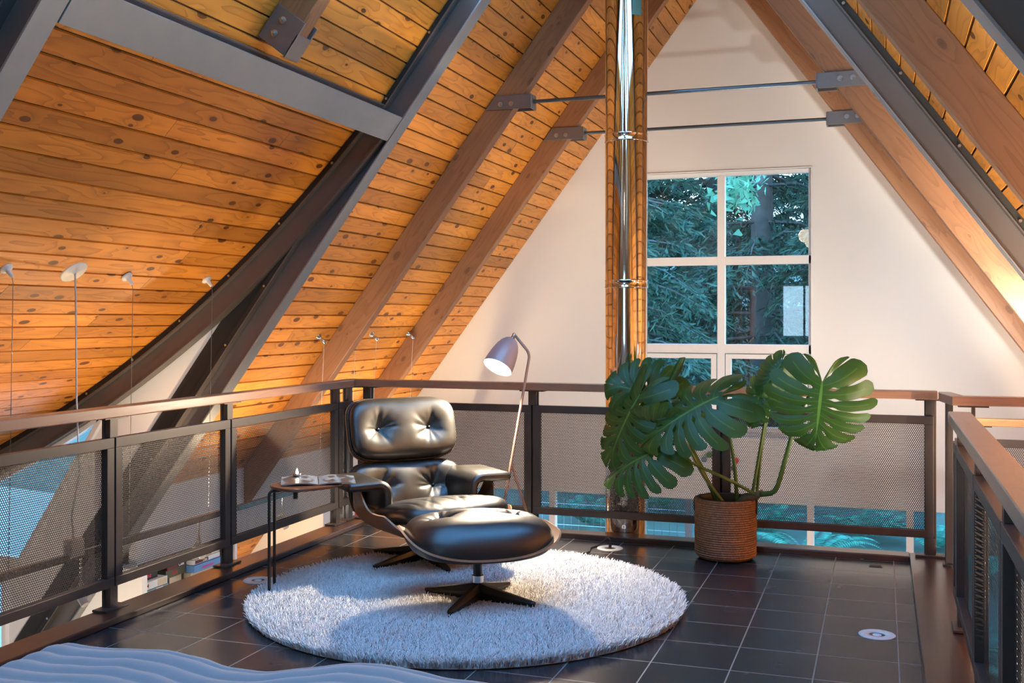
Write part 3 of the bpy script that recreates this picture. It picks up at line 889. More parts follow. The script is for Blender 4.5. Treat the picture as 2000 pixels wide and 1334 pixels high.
# lower stair railing seen beyond, honey coloured rail
root = thing('stair_railing', 'lower stair railing with a honey coloured rail beyond the right railing', 'railing', (0.9, 7.0, -1.0))
T3 = lambda s, d, z: V(s, 7.0 + d, z) - root.location
rail_run(root, T3, [(0.42, 1.6)], zt=0.575, zb=-0.12, posts=(0.55, 1.5), hz=0.70, h0=0.42, h1=1.7, timber='pine', foot=False)
m = MB()
for x in (0.55, 1.5): m.box(x - 0.025 - 0.9, x + 0.025 - 0.9, 0.0, 0.03, -1.6, 1.0)
m.build('lower_post', M['rail_steel'], root)
# ------------------------------------------------------------------ upholstered parts
def supell(hw, hh, n, th):
    c, s = math.cos(th), math.sin(th)
    k = (abs(c / hw) ** n + abs(s / hh) ** n) ** (-1 / n)
    return k * c, k * s

def cushion_mesh(frame, hw, hh, thick, bend, buttons=(), n_out=4.2, n_sec=2.7, pleats=0.006, seed=1, nth=128, nr=56, base=0.0):
    """padded panel: front skin of a puffed superellipse pad, 'frame' = (origin, ex, ey, en)"""
    o, ex, ey, en = [Vector(a) for a in frame]
    rng = random.Random(seed)
    bt = []
    for bx, by, dep, sig in buttons:
        bt.append((bx, by, dep, sig, [(rng.uniform(0, 2 * PI), rng.uniform(0.5, 1.2), rng.uniform(0.10, 0.2)) for _ in range(9)]))
    def height(x, y, r):
        h = thick * max(0.0, 1 - r ** n_sec) ** (1 / n_sec)
        edge = max(0.0, 1 - r ** 6)
        for bx, by, dep, sig, pl in bt:
            dx, dy = x - bx, y - by; d = math.hypot(dx, dy)
            h -= edge * dep * math.exp(-(d / sig) ** 1.35)
            if d > 1e-5:
                a = math.atan2(dy, dx)
                w = 0
                for pa, am, wd in pl:
                    da = math.atan2(math.sin(a - pa), math.cos(a - pa))
                    w += am * math.exp(-(da / wd) ** 2)
                h -= edge * pleats * w * math.exp(-((d - 0.045) / 0.05) ** 2)
        return h
    vs = []; fs = []; uv = []
    nb = 8
    for i in range(nr + nb):
        for k in range(nth):
            th = 2 * PI * k / nth
            X, Y = supell(hw, hh, n_out, th)
            if i < nr:
                r = math.sin(PI / 2 * i / (nr - 1)); x, y = X * r, Y * r; h = height(x, y, r)
            else:
                q = (i - nr + 1) / nb; r = math.cos(q * PI / 2 * 0.9); x, y = X * (1 - 0.10 * (1 - r)), Y * (1 - 0.10 * (1 - r)); h = -base * math.sin(q * PI / 2)
            vs.append(o + ex * x + ey * y + en * (h + bend(x, y)))
    for i in range(nr + nb - 1):
        for k in range(nth):
            k2 = (k + 1) % nth
            fs.append((i * nth + k, (i + 1) * nth + k, (i + 1) * nth + k2, i * nth + k2)); uv.append([(0, 0)] * 4)
    m = MB(); m.add(vs, fs, uv); return m, (lambda x, y: o + ex * x + ey * y + en * (height(x, y, 0.0) + bend(x, y)))

def shell_mesh(frame, hw, hh, bend, t=0.009, n_out=4.2, nth=96, nr=22):
    o, ex, ey, en = [Vector(a) for a in frame]
    vs = []; fs = []; uv = []
    for side in (0, 1):
        for i in range(nr):
            r = math.sin(PI / 2 * i / (nr - 1))
            for k in range(nth):
                X, Y = supell(hw, hh, n_out, 2 * PI * k / nth); x, y = X * r, Y * r
                vs.append(o + ex * x + ey * y + en * (bend(x, y) - t * side))
    S0 = nr * nth
    m = MB()
    def uvp(idx):
        k = idx % nth; i = (idx % S0) // nth; X, Y = supell(hw, hh, n_out, 2 * PI * k / nth); r = math.sin(PI / 2 * i / (nr - 1)); return (X * r, Y * r)
    for side in (0, 1):
        for i in range(nr - 1):
            for k in range(nth):
                k2 = (k + 1) % nth; a = side * S0
                f = (a + i * nth + k, a + (i + 1) * nth + k, a + (i + 1) * nth + k2, a + i * nth + k2)
                if side: f = f[::-1]
                fs.append(f); uv.append([uvp(j) for j in f])
    m.m = 0; m.add(vs, fs, uv)
    rim = []; ru = []
    m.m = 1
    e = []
    for k in range(nth):
        k2 = (k + 1) % nth; i = nr - 1
        e.append((i * nth + k, S0 + i * nth + k, S0 + i * nth + k2, i * nth + k2))
    b = 0
    for f in e:
        m.f.append(list(f)); m.uv.append([(0, 0)] * 4); m.rnd.append(0.5); m.mi.append(1)
    return m

def star_base(root, angs, r, z0, zhub, hub_r, foot=0.012):
    leg0 = None
    for a in angs:
        d = V(math.cos(a), math.sin(a), 0); s = V(-d.y, d.x, 0)
        m = MB()
        # arm: ridge shaped bar, deep at the hub, thin at the tip
        sec = []
        for t in (0.0, 0.25, 0.5, 0.75, 0.95, 1.0):
            w = 0.021 - 0.007 * t; zt = zhub - (zhub - z0 - 0.022) * t ** 0.9; hh = 0.062 * (1 - t) + 0.016
            if t == 1.0: w *= 0.6; hh *= 0.7
            c = d * (r * t)
            sec.append([c + s * w * 0.62 + V(0, 0, zt), c - s * w * 0.62 + V(0, 0, zt), c - s * w + V(0, 0, zt - hh * 0.45), c - s * w * 0.8 + V(0, 0, zt - hh), c + s * w * 0.8 + V(0, 0, zt - hh), c + s * w + V(0, 0, zt - hh * 0.45)])
        vs = [p for q in sec for p in q]; fs = []
        for i in range(len(sec) - 1):
            for k in range(6):
                k2 = (k + 1) % 6; fs.append((i * 6 + k, i * 6 + k2, (i + 1) * 6 + k2, (i + 1) * 6 + k))
        fs.append((5, 4, 3, 2, 1, 0)); n = (len(sec) - 1) * 6; fs.append(tuple(n + k for k in range(6)))
        m.add(vs, fs)
        lg = m.build('leg', M['black_metal'], root, bevel=0.002)
        bm = bmesh.new(); bm.from_mesh(lg.data); bmesh.ops.recalc_face_normals(bm, faces=bm.faces); bm.to_mesh(lg.data); bm.free()
        q = MB(); c = d * (r * 0.95); q.cyl((c.x, c.y, z0 - 0.006), (c.x, c.y, z0 + 0.012), foot, foot * 0.8, 14); q.build('glide', M['black_plastic'], lg)

# ------------------------------------------------------------------ lounge chair
CH = (-2.262, 5.18, 0.0)
ch = thing('lounge_chair', 'black leather lounge armchair with walnut plywood shells, facing the ottoman', 'armchair', CH, math.radians(47))
def fr_lean(y, z, t):
    t = math.radians(t); return ((0, y, z), (1, 0, 0), (0, math.sin(t), math.cos(t)), (0, -math.cos(t), math.sin(t)))
def pads(root, frame, hw, hh, thick, bend, btn, nm, shell=True, base=0.02, **k):
    o, ex, ey, en = [Vector(a) for a in frame]
    if shell:
        s = shell_mesh((o - en * 0.026, ex, ey, en), hw + 0.012, hh + 0.012, bend)
        so = s.build(nm + '_shell', [M['walnut'], M['plyedge']], root, smooth=False, auto=0.7)
        g = MB(); pts = []
        for k2 in range(96):
            X, Y = supell(hw + 0.003, hh + 0.003, 4.2, 2 * PI * k2 / 96); pts.append(o + ex * X + ey * Y + en * (bend(X, Y) - 0.014))
        g.tube(pts, 0.0065, 8, closed=True); g.build('piping', M['black_plastic'], so, smooth=True)
    c, at = cushion_mesh(frame, hw, hh, thick, bend, btn, base=base, **k)
    co_ = c.build(nm + '_cushion', M['leather'], root, smooth=True)
    for bx, by, dep, sig in btn:
        p = at(bx, by); q = MB()
        q.lathe([(0.0001, 0.008), (0.004, 0.0075), (0.0075, 0.005), (0.009, 0.001), (0.008, -0.003)], n=20, M=Matrix((ex, ey, en)).transposed())
        q.v = [tuple(Vector(v) + p) for v in q.v]
        q.build('button', M['leather'], co_, smooth=True)
    return co_
bendb = lambda x, y: 0.045 * (x / 0.325) ** 2
pads(ch, fr_lean(0.345, 0.69, 17), 0.308, 0.170, 0.078, bendb, [(-0.150, -0.005, 0.050, 0.062), (0.150, -0.005, 0.050, 0.062)], 'headrest', seed=3)
pads(ch, fr_lean(0.287, 0.376, 20), 0.320, 0.143, 0.075, bendb, [(-0.155, -0.005, 0.052, 0.06), (0.155, -0.005, 0.052, 0.06)], 'backrest', seed=11, pleats=0.011)
tl = math.radians(9)
seatf = ((0.025, -0.135, 0.278), (1, 0, 0), (0, math.cos(tl), -math.sin(tl)), (0, math.sin(tl), math.cos(tl)))
bends = lambda x, y: 0.035 * (abs(x) / 0.325) ** 3
pads(ch, seatf, 0.308, 0.285, 0.105, bends, [], 'seat', shell=False, base=0.035, n_sec=2.4)
# cross wrinkles are pressed into the seat by re-using the pleat model
sc_ = [o for o in ch.children if o.name.startswith('seat_cushion')][0]
rg = random.Random(5)
wr = [(rg.uniform(-0.22, 0.26), rg.uniform(-0.5, 0.5), rg.uniform(0.006, 0.012), rg.uniform(0.002, 0.0055)) for _ in range(9)]
for v in sc_.data.vertices:
    x, y = v.co.x, v.co.y
    if v.co.z > 0.30:
        for wx, wa, ws, wd in wr:
            d = (x - wx) - wa * (y + 0.25)
            v.co.z -= wd * math.exp(-(d / ws) ** 2) * math.exp(-((y + 0.27) / 0.12) ** 2)
# seat shell: bowl with side tabs that carry the arms
def seat_shell():
    ny, ns = 60, 61
    vs = []; fs = []; uv = []
    def amax(y):
        f = 68.0
        if y < -0.28: f *= math.sqrt(max(0.0, 1 - ((-0.28 - y) / 0.115) ** 2)) * 0.75 + 0.25
        tab = 1 / (1 + math.exp(-(y + 0.07) / 0.016)) * (1 / (1 + math.exp((y - 0.085) / 0.016)))
        return math.radians(f + 22 * tab - (30 * max(0, (y - 0.12) / 0.12) if y > 0.12 else 0))
    def P(y, s, off):
        a = amax(y) * s
        x = 0.37 * math.sin(a) if abs(a) < PI / 2 else 0.37 * math.copysign(1, a)
        aa = abs(a)
        z = 0.262 * (1 - math.cos(min(aa, PI / 2))) ** 1.15 + (0.19 * (aa - PI / 2) * 0.9 if aa > PI / 2 else 0)
        nx, nz = -math.sin(a), math.cos(a)
        zb = 0.168 - 0.10 * y * 0.5 + 0.16 * max(0, -0.2 - y) ** 1.5 + 0.9 * max(0, y - 0.1) ** 2
        return V(x + nx * off, y, zb + z + nz * off)
    for side in (0, 1):
        for i in range(ny):
            y = -0.395 + (0.245 + 0.395) * i / (ny - 1)
            for j in range(ns):
                vs.append(P(y, -1 + 2 * j / (ns - 1), -0.009 * side))
    S0 = ny * ns; m = MB()
    for side in (0, 1):
        for i in range(ny - 1):
            for j in range(ns - 1):
                a = side * S0 + i * ns + j; f = (a, a + 1, a + ns + 1, a + ns)
                if side: f = f[::-1]
                fs.append(f); uv.append([(((q % S0) % ns) / ns * 0.9, ((q % S0) // ns) / ny * 0.55) for q in f])
    m.add(vs, fs, uv)
    loop = [j for j in range(ns)] + [i * ns + ns - 1 for i in range(1, ny)] + [(ny - 1) * ns + j for j in range(ns - 2, -1, -1)] + [i * ns for i in range(ny - 2, 0, -1)]
    for a, b in zip(loop, loop[1:] + loop[:1]):
        m.f.append([a, a + S0, b + S0, b]); m.uv.append([(0, 0)] * 4); m.rnd.append(0.5); m.mi.append(1)
    return m
seat_shell().build('seat_shell', [M['walnut'], M['plyedge']], ch, auto=0.7)
# arms: upholstered pads, flat on top and turned down on the inner side
def arm(s):
    cl = []
    for k in range(5): cl.append((0.440 - 0.145 * k / 4, 0.452 + 0.004 * k / 4))
    for k in range(1, 8):
        a = PI / 2 + PI / 2 * k / 8; cl.append((0.295 + 0.055 * math.cos(a), 0.401 + 0.055 * math.sin(a)))
    for k in range(1, 4): cl.append((0.240, 0.401 - 0.065 * k / 3))
    th = 0.024; L = []; Rr = []
    for i, (x, z) in enumerate(cl):
        a = cl[max(0, i - 1)]; b = cl[min(len(cl) - 1, i + 1)]
        d = V(b[0] - a[0], 0, b[1] - a[1]).normalized(); n = V(-d.z, 0, d.x)
        L.append((x + n.x * th, z + n.z * th)); Rr.append((x - n.x * th, z - n.z * th))
    def cap(c, d0, k=7):
        out = []
        for i in range(1, k):
            a = d0 - PI * i / k; out.append((c[0] + th * math.cos(a), c[1] + th * math.sin(a)))
        return out
    def ang(c, p): return math.atan2(p[1] - c[1], p[0] - c[0])
    poly = L + cap(cl[-1], ang(cl[-1], L[-1])) if False else None
    # outline: one side, round end, other side, round end
    e1 = ang(cl[-1], L[-1]); e0 = ang(cl[0], Rr[0])
    def arcpts(c, a0, a1, k=7): return [(c[0] + th * math.cos(a0 + (a1 - a0) * i / k), c[1] + th * math.sin(a0 + (a1 - a0) * i / k)) for i in range(1, k)]
    end1 = ang(cl[-1], Rr[-1]); dirn = -1
    def sweep(a0, a1, away):
        # choose the arc whose middle points away from the pad
        for sg in (1, -1):
            b = a1
            while sg > 0 and b < a0: b += 2 * PI
            while sg < 0 and b > a0: b -= 2 * PI
            mid = (a0 + b) / 2
            if math.cos(mid) * away[0] + math.sin(mid) * away[1] > 0.5: return a0, b
        return a0, b
    a0, a1 = sweep(e1, end1, (0, -1)); b0, b1 = sweep(e0, ang(cl[0], L[0]), (1, 0))
    out = L + arcpts(cl[-1], a0, a1) + Rr[::-1] + arcpts(cl[0], b0, b1)
    n = len(out); vs = []; fs = []
    ys = [(-0.095, 0.90), (-0.088, 0.965), (-0.078, 1.0), (0.25, 1.0), (0.265, 0.965), (0.272, 0.9)]
    cx, cz = 0.30, 0.43
    def shrink(p, k):
        # inset the section at the rounded ends
        best = min(cl, key=lambda c: (c[0] - p[0]) ** 2 + (c[1] - p[1]) ** 2)
        return (best[0] + (p[0] - best[0]) * k, best[1] + (p[1] - best[1]) * k)
    for y, k in ys:
        for p in out:
            q = shrink(p, 1 if k == 1 else (0.8 if k > 0.95 else 0.35))
            vs.append(V(s * q[0], y, q[1]))
    for i in range(len(ys) - 1):
        for k in range(n):
            k2 = (k + 1) % n; fs.append((i * n + k, i * n + k2, (i + 1) * n + k2, (i + 1) * n + k))
    fs.append(tuple(range(n))); fs.append(tuple((len(ys) - 1) * n + k for k in range(n)))
    m = MB(); m.add(vs, fs)
    o = m.build('armrest', M['leather'], ch, auto=0.9)
    bm = bmesh.new(); bm.from_mesh(o.data); bmesh.ops.recalc_face_normals(bm, faces=bm.faces); bm.to_mesh(o.data); bm.free()
    for y in (0.02, 0.12):
        q = MB(); q.cyl((s * 0.335, y, 0.421), (s * 0.335, y, 0.431), 0.016, n=16); q.build('arm_bracket', M['nickel'], o)
arm(-1); arm(1)
for s in (-1, 1):
    m = MB(); m.beam((s * 0.145, 0.36, 0.44), (s * 0.145, 0.425, 0.64), 0.032, 0.012, up=(0, -1, 0.3)); m.build('back_brace', M['black_metal'], ch, bevel=0.002)
m = MB(); m.cyl((0, 0.0, 0.09), (0, 0.0, 0.27), 0.022, n=28); m.cyl((0, 0, 0.235), (0, 0, 0.262), 0.07, 0.09, n=28); m.build('column', M['black_metal'], ch)
m = MB(); m.cyl((0, 0.0, 0.105), (0, 0.0, 0.135), 0.027, n=28); m.build('collar', M['nickel'], ch)
star_base(ch, [math.radians(-118 - 47 + 72 * k) for k in range(5)], 0.335, 0.034, 0.118, 0.03)

# ------------------------------------------------------------------ ottoman
ot = thing('ottoman', 'black leather ottoman in a walnut shell on a four-star base, standing on the white rug', 'ottoman', (-1.712, 4.503, 0), math.radians(33))
def ott_z(x):
    a = math.asin(min(1, abs(x) / 0.352)); return 0.142 * (1 - math.cos(a)) ** 1.1
def ott_shell():
    ny, ns = 44, 81; vs = []; fs = []; uv = []
    def amax(y):
        e = abs(y) / 0.268; return math.radians(75) * max(0.0, 1 - e ** 3.4) ** (1 / 3.4) if e < 1 else 0.0
    def P(v, s, off):
        # rounded-rectangle outline in (arc, y)
        y = 0.266 * math.sin(PI / 2 * v)
        a = max(amax(y), math.radians(20)) * s
        x = 0.352 * math.sin(a); z = 0.142 * (1 - math.cos(a)) ** 1.1
        return V(x - math.sin(a) * off, y, 0.262 + z + math.cos(a) * off + 0.012 * (y / 0.27) ** 2)
    for side in (0, 1):
        for i in range(ny):
            for j in range(ns): vs.append(P(-1 + 2 * i / (ny - 1), -1 + 2 * j / (ns - 1), -0.009 * side))
    S0 = ny * ns; m = MB()
    for side in (0, 1):
        for i in range(ny - 1):
            for j in range(ns - 1):
                a = side * S0 + i * ns + j; f = (a, a + 1, a + ns + 1, a + ns)
                if side: f = f[::-1]
                fs.append(f); uv.append([(((q % S0) // ns) / ny * 0.55, ((q % S0) % ns) / ns * 0.9) for q in f])
    m.add(vs, fs, uv)
    loop = [j for j in range(ns)] + [i * ns + ns - 1 for i in range(1, ny)] + [(ny - 1) * ns + j for j in range(ns - 2, -1, -1)] + [i * ns for i in range(ny - 2, 0, -1)]
    for a, b in zip(loop, loop[1:] + loop[:1]):
        m.f.append([a, a + S0, b + S0, b]); m.uv.append([(0, 0)] * 4); m.rnd.append(0.5); m.mi.append(1)
    return m
ott_shell().build('shell', [M['walnut'], M['plyedge']], ot, auto=0.7)
bendo = lambda x, y: ott_z(x) * 0.5
c, at = cushion_mesh(((0, 0, 0.282), (1, 0, 0), (0, 1, 0), (0, 0, 1)), 0.321, 0.260, 0.158, bendo, [(-0.165, 0.035, 0.055, 0.055), (0.165, 0.035, 0.055, 0.055)], n_sec=2.3, pleats=0.012, seed=21, base=0.03, n_out=3.6)
cu = c.build('cushion', M['leather'], ot, smooth=True)
for x in (-0.165, 0.165):
    q = MB(); p = at(x, 0.035); q.lathe([(0.0001, 0.007), (0.006, 0.006), (0.009, 0.001), (0.008, -0.003)], c=p, n=18); q.build('button', M['leather'], cu, smooth=True)
m = MB(); m.cyl((0, 0, 0.09), (0, 0, 0.262), 0.0205, n=28); m.build('column', M['black_metal'], ot)
m = MB(); m.cyl((0, 0, 0.118), (0, 0, 0.148), 0.0265, n=28); m.build('collar', M['nickel'], ot)
star_base(ot, [math.radians(-33) + a for a in (math.atan2(.05, -.28), math.atan2(-.03, .28), math.atan2(.265, .05), math.atan2(-.27, -.025))], 0.282, 0.036, 0.118, 0.03)

# ------------------------------------------------------------------ shag rug
rug = thing('rug', 'round white shag rug under the armchair and ottoman', 'rug', (-1.80, 4.60, 0.0))
m = MB(); m.lathe([(0.0001, 0.012), (0.9, 0.012), (0.965, 0.010), (0.975, 0.004), (0.97, 0.001), (0.0001, 0.001)], n=96)
m.build('backing', simple('rug_backing', (0.6, 0.57, 0.54), 0.9), rug, smooth=True)
rs = np.random.RandomState(3); NT = 62000
rad = 0.985 * np.sqrt(rs.rand(NT)); th = rs.rand(NT) * 2 * np.pi
bx, by = rad * np.cos(th), rad * np.sin(th)
ln = rs.uniform(0.026, 0.042, NT); az = rs.rand(NT) * 2 * np.pi + 1.5 * np.sin(bx * 9) + 1.2 * np.cos(by * 8); lean = rs.uniform(0.15, 0.75, NT)
edge = np.clip((rad - 0.93) / 0.055, 0, 1); az = np.where(edge > 0.3, np.arctan2(by, bx) + rs.uniform(-0.9, 0.9, NT), az)
wd = rs.uniform(0.0022, 0.0036, NT)
lv = []
for lvl, (t, ww) in enumerate(((0.0, 0.9), (0.55, 1.0), (1.0, 0.55))):
    hx = bx + np.cos(az) * ln * lean * t ** 1.6; hy = by + np.sin(az) * ln * lean * t ** 1.6
    hz = 0.009 + ln * t * np.sqrt(np.maximum(0.2, 1 - 0.75 * lean ** 2 * t))
    for k in range(3):
        a = az + 2 * np.pi * k / 3 + 0.5 * lvl
        lv.append(np.stack([hx + np.cos(a) * wd * ww, hy + np.sin(a) * wd * ww, hz], 1))
vv = np.stack(lv, 1).reshape(-1, 3)
fl_ = []
for lvl in (0, 1):
    for k in range(3):
        k2 = (k + 1) % 3; fl_.append((lvl * 3 + k, lvl * 3 + k2, lvl * 3 + 3 + k2, lvl * 3 + 3 + k))
quads = (np.arange(NT)[:, None, None] * 9 + np.array(fl_)[None]).reshape(-1, 4)
tris = (np.arange(NT)[:, None] * 9 + np.array([6, 7, 8])[None])
def mesh_np(name, verts, quads, tris=None):
    me = bpy.data.meshes.new(name)
    nq = len(quads); nt_ = 0 if tris is None else len(tris)
    me.vertices.add(len(verts)); me.vertices.foreach_set('co', np.ascontiguousarray(verts, dtype=np.float32).ravel())
    loops = quads.ravel() if tris is None else np.concatenate([quads.ravel(), tris.ravel()])
    me.loops.add(len(loops)); me.loops.foreach_set('vertex_index', loops.astype(np.int32))
    starts = np.arange(nq) * 4
    if tris is not None: starts = np.concatenate([starts, nq * 4 + np.arange(nt_) * 3])
    me.polygons.add(nq + nt_); me.polygons.foreach_set('loop_start', starts.astype(np.int32))
    me.update(calc_edges=True); return me
me = mesh_np('pile', vv, quads, tris)
mp, nt, b, out = newmat('rug_pile'); g = N(nt)
geo = g.new('ShaderNodeNewGeometry')
g.lk(g.ramp(geo.outputs['Random Per Island'], [(0, (0.74, 0.70, 0.67)), (1, (0.92, 0.90, 0.875))]), b.inputs['Base Color'])
b.inputs['Roughness'].default_value = 0.85; b.inputs['Sheen Weight'].default_value = 0.2; b.inputs['Specular IOR Level'].default_value = 0.2
me.materials.append(mp); me.polygons.foreach_set('use_smooth', [True] * len(me.polygons))
po = bpy.data.objects.new('pile', me); link(po, rug); po['kind'] = 'stuff'

# ------------------------------------------------------------------ side table with magazine
tb = thing('side_table', 'small side table with a timber top on thin black rod legs, left of the armchair', 'table', (-2.60, 4.58, 0.0))
def chaikin(p, k=3):
    for _ in range(k):
        q = []
        for i in range(len(p)):
            a, b = p[i], p[(i + 1) % len(p)]
            q += [(a[0] * .8 + b[0] * .2, a[1] * .8 + b[1] * .2), (a[0] * .2 + b[0] * .8, a[1] * .2 + b[1] * .8)]
        p = q
    return p
tp = [(x + 2.60, y - 4.58) for x, y in [(-2.745, 4.385), (-2.53, 4.285), (-2.385, 4.54), (-2.585, 4.77), (-2.705, 4.70)]]
m = MB(); m.prism(chaikin(tp), (0, 0, 0.503), EX, EY, EZ, 0.014); m.build('tabletop', M['table_top'], tb, bevel=0.004)
legs = [((-0.088, -0.235), (0.02, -0.10)), ((-0.132, -0.118), (-0.01, 0.05))]
for (fx, fy), (ix, iy) in legs:
    m = MB(); d = V(ix - fx, iy - fy, 0).normalized(); pts = [V(fx, fy, 0.014) + d * 0.32, V(fx, fy, 0.014) + d * 0.02, V(fx, fy, 0.019) + d * 0.004, V(fx, fy, 0.04), V(fx, fy, 0.25), V(fx, fy, 0.478)]
    for k in range(1, 6):
        a = PI / 2 * k / 5; pts.append(V(fx, fy, 0.478) + d * 0.018 * (1 - math.cos(a)) + V(0, 0, 0.018 * math.sin(a)))
    pts.append(V(ix, iy, 0.496))
    m.tube(pts, 0.0072, 10); m.build('leg', M['black_metal'], tb, smooth=True)
m = MB(); m.cyl((0.045, -0.225, 0.468), (0.045, -0.225, 0.503), 0.011, n=14); m.build('knob', M['black_plastic'], tb)

mg = thing('magazine', 'open glossy magazine lying on the side table', 'magazine', (-2.56, 4.575, 0.5175), math.radians(30))
def mat_mag():
    m, nt, b, out = newmat('magazine_page'); g = N(nt)
    uv = g.new('ShaderNodeUVMap', uv_map='UVMap'); sx = g.new('ShaderNodeSeparateXYZ'); g.lk(uv.outputs[0], sx.inputs[0])
    n1 = g.noise(g.comb(g.math('MULTIPLY', sx.outputs[0], 1.5), g.math('MULTIPLY', sx.outputs[1], 0.8), 2.0), 1.6, 3, 0.5, 0.3)
    c = g.ramp(n1.outputs[0], [(0.0, (0.03, 0.02, 0.018)), (0.44, (0.075, 0.06, 0.055)), (0.5, (0.16, 0.22, 0.26)), (0.58, (0.27, 0.32, 0.36)), (0.64, (0.05, 0.05, 0.055)), (1.0, (0.12, 0.09, 0.085))])
    g.lk(c, b.inputs['Base Color']); b.inputs['Roughness'].default_value = 0.3
    return m
M['page'] = mat_mag(); M['paper'] = simple('paper_edge', (0.34, 0.22, 0.15), 0.7, noise=0.2, nscale=400)
for s in (-1, 1):
    m = MB()
    def pg(u, v, top=True):
        x = s * (0.002 + 0.172 * u); lift = 0.009 * math.sin(PI * min(1, u * 1.1)) ** 0.8 + 0.003
        if s < 0: lift += 0.004 * u * u
        return V(x, -0.13 + 0.26 * v, lift + (0.0 if top else -min(0.006, lift - 0.0005)))
    m.m = 0; m.grid(lambda u, v: pg(u, v), 18, 10, flip=(s < 0)); m.m = 1; m.grid(lambda u, v: pg(u, v, False), 18, 10, flip=(s > 0))
    for v in (0, 1): m.grid(lambda u, w, v=v: pg(u, v, w > 0.5), 18, 2, flip=(s > 0) ^ (v == 0) ^ True)
    m.grid(lambda u, w: pg(1, u, w > 0.5), 10, 2)
    m.build('page_block', [M['page'], M['paper']], mg, auto=0.8)

tl_ = thing('bright_spot', 'small glowing cup on the open magazine, standing in for a bright spot', 'candle', (-2.69, 4.60, 0.5300))  # glowing cup stands in for a bright spot of unknown source
m = MB(); m.lathe([(0.0001, 0.0), (0.019, 0.0), (0.020, 0.016), (0.0185, 0.016), (0.0175, 0.010), (0.0001, 0.010)], n=28); m.build('cup', M['nickel'], tl_, smooth=True)
m = MB(); m.lathe([(0.0001, 0.040), (0.004, 0.030), (0.0065, 0.020), (0.005, 0.012), (0.0001, 0.010)], n=14); m.build('glow_drop', emit('bright_spot_glow', (1.0, 0.78, 0.42), 55.0), tl_, smooth=True)

# ------------------------------------------------------------------ floor lamp
LB = V(-1.905, 5.85, 1.098); LF = V(-2.03, 5.62, 0.0)
lp = thing('floor_lamp', 'three-legged floor lamp with a grey cone shade and rose stem, behind the armchair', 'lamp', (-1.99, 5.77, 0.0))
O = lp.location
J = LF + (LB - LF) * 0.43
TT = V(-1.985, 5.83, 1.198)
m = MB()
arcp = []
d1 = (LB - LF).normalized(); d2 = (TT - LB).normalized()
for k in range(9):
    t = k / 8; a = LB - d1 * 0.035; c = LB + d2 * 0.035
    arcp.append(a * (1 - t) ** 2 + LB * 2 * t * (1 - t) + c * t * t)
m.tube([p - O for p in [LF, J] + arcp + [TT - V(0, 0, 0.0)]], 0.0078, 14); m.build('stem', M['copper'], lp, smooth=True)
for ft in (V(-1.892, 5.935, 0.0), V(-2.125, 5.90, 0.0)):
    m = MB(); dd = (ft - J); k0 = J + V(0, 0.0, 0.012)
    m.tube([p - O for p in [k0 + (ft - J) * -0.0, J + dd * 0.06 + V(0, 0.015, 0.02), J + dd * 0.16 + V(0, 0.012, 0.0), ft]], 0.0078, 12); m.build('leg', M['copper'], lp, smooth=True)
ax = V(-0.241, -0.558, -0.79).normalized()
zz = -ax; xx = zz.cross(V(0, 1, 0)).normalized(); yy = zz.cross(xx)
RM = Matrix((xx, yy, zz)).transposed()
hp = TT + V(-0.012, -0.02, -0.012)
m = MB(); m.lathe([(0.0001, 0.030), (0.011, 0.030), (0.012, 0.022), (0.008, 0.018), (0.011, 0.012), (0.013, 0.0), (0.015, -0.010)], c=hp - O, n=24, M=RM)
m.build('swivel', M['nickel'], lp, smooth=True)
prof = [(0.016, -0.008), (0.036, -0.016), (0.053, -0.038), (0.066, -0.070), (0.076, -0.110), (0.083, -0.155), (0.087, -0.205)]
inner = [(r - 0.003, z) for r, z in prof[::-1]]
m = MB(); m.lathe(prof, c=hp - O, n=56, M=RM); sh_ = m.build('lamp_shade', M['shade'], lp, smooth=True)
m = MB(); m.lathe([(0.087, -0.205)] + inner, c=hp - O, n=56, M=RM); m.build('lining', simple('white_lining', (0.85, 0.84, 0.8), 0.5), sh_, smooth=True)
m = MB(); m.lathe([(0.0001, -0.155), (0.02, -0.150), (0.034, -0.132), (0.036, -0.112), (0.026, -0.088), (0.016, -0.07), (0.014, -0.02)], c=hp - O, n=28, M=RM); m.build('bulb', M['lamp_glow'], lp, smooth=True)
LAMP_P = hp + ax * 0.165; LAMP_D = ax
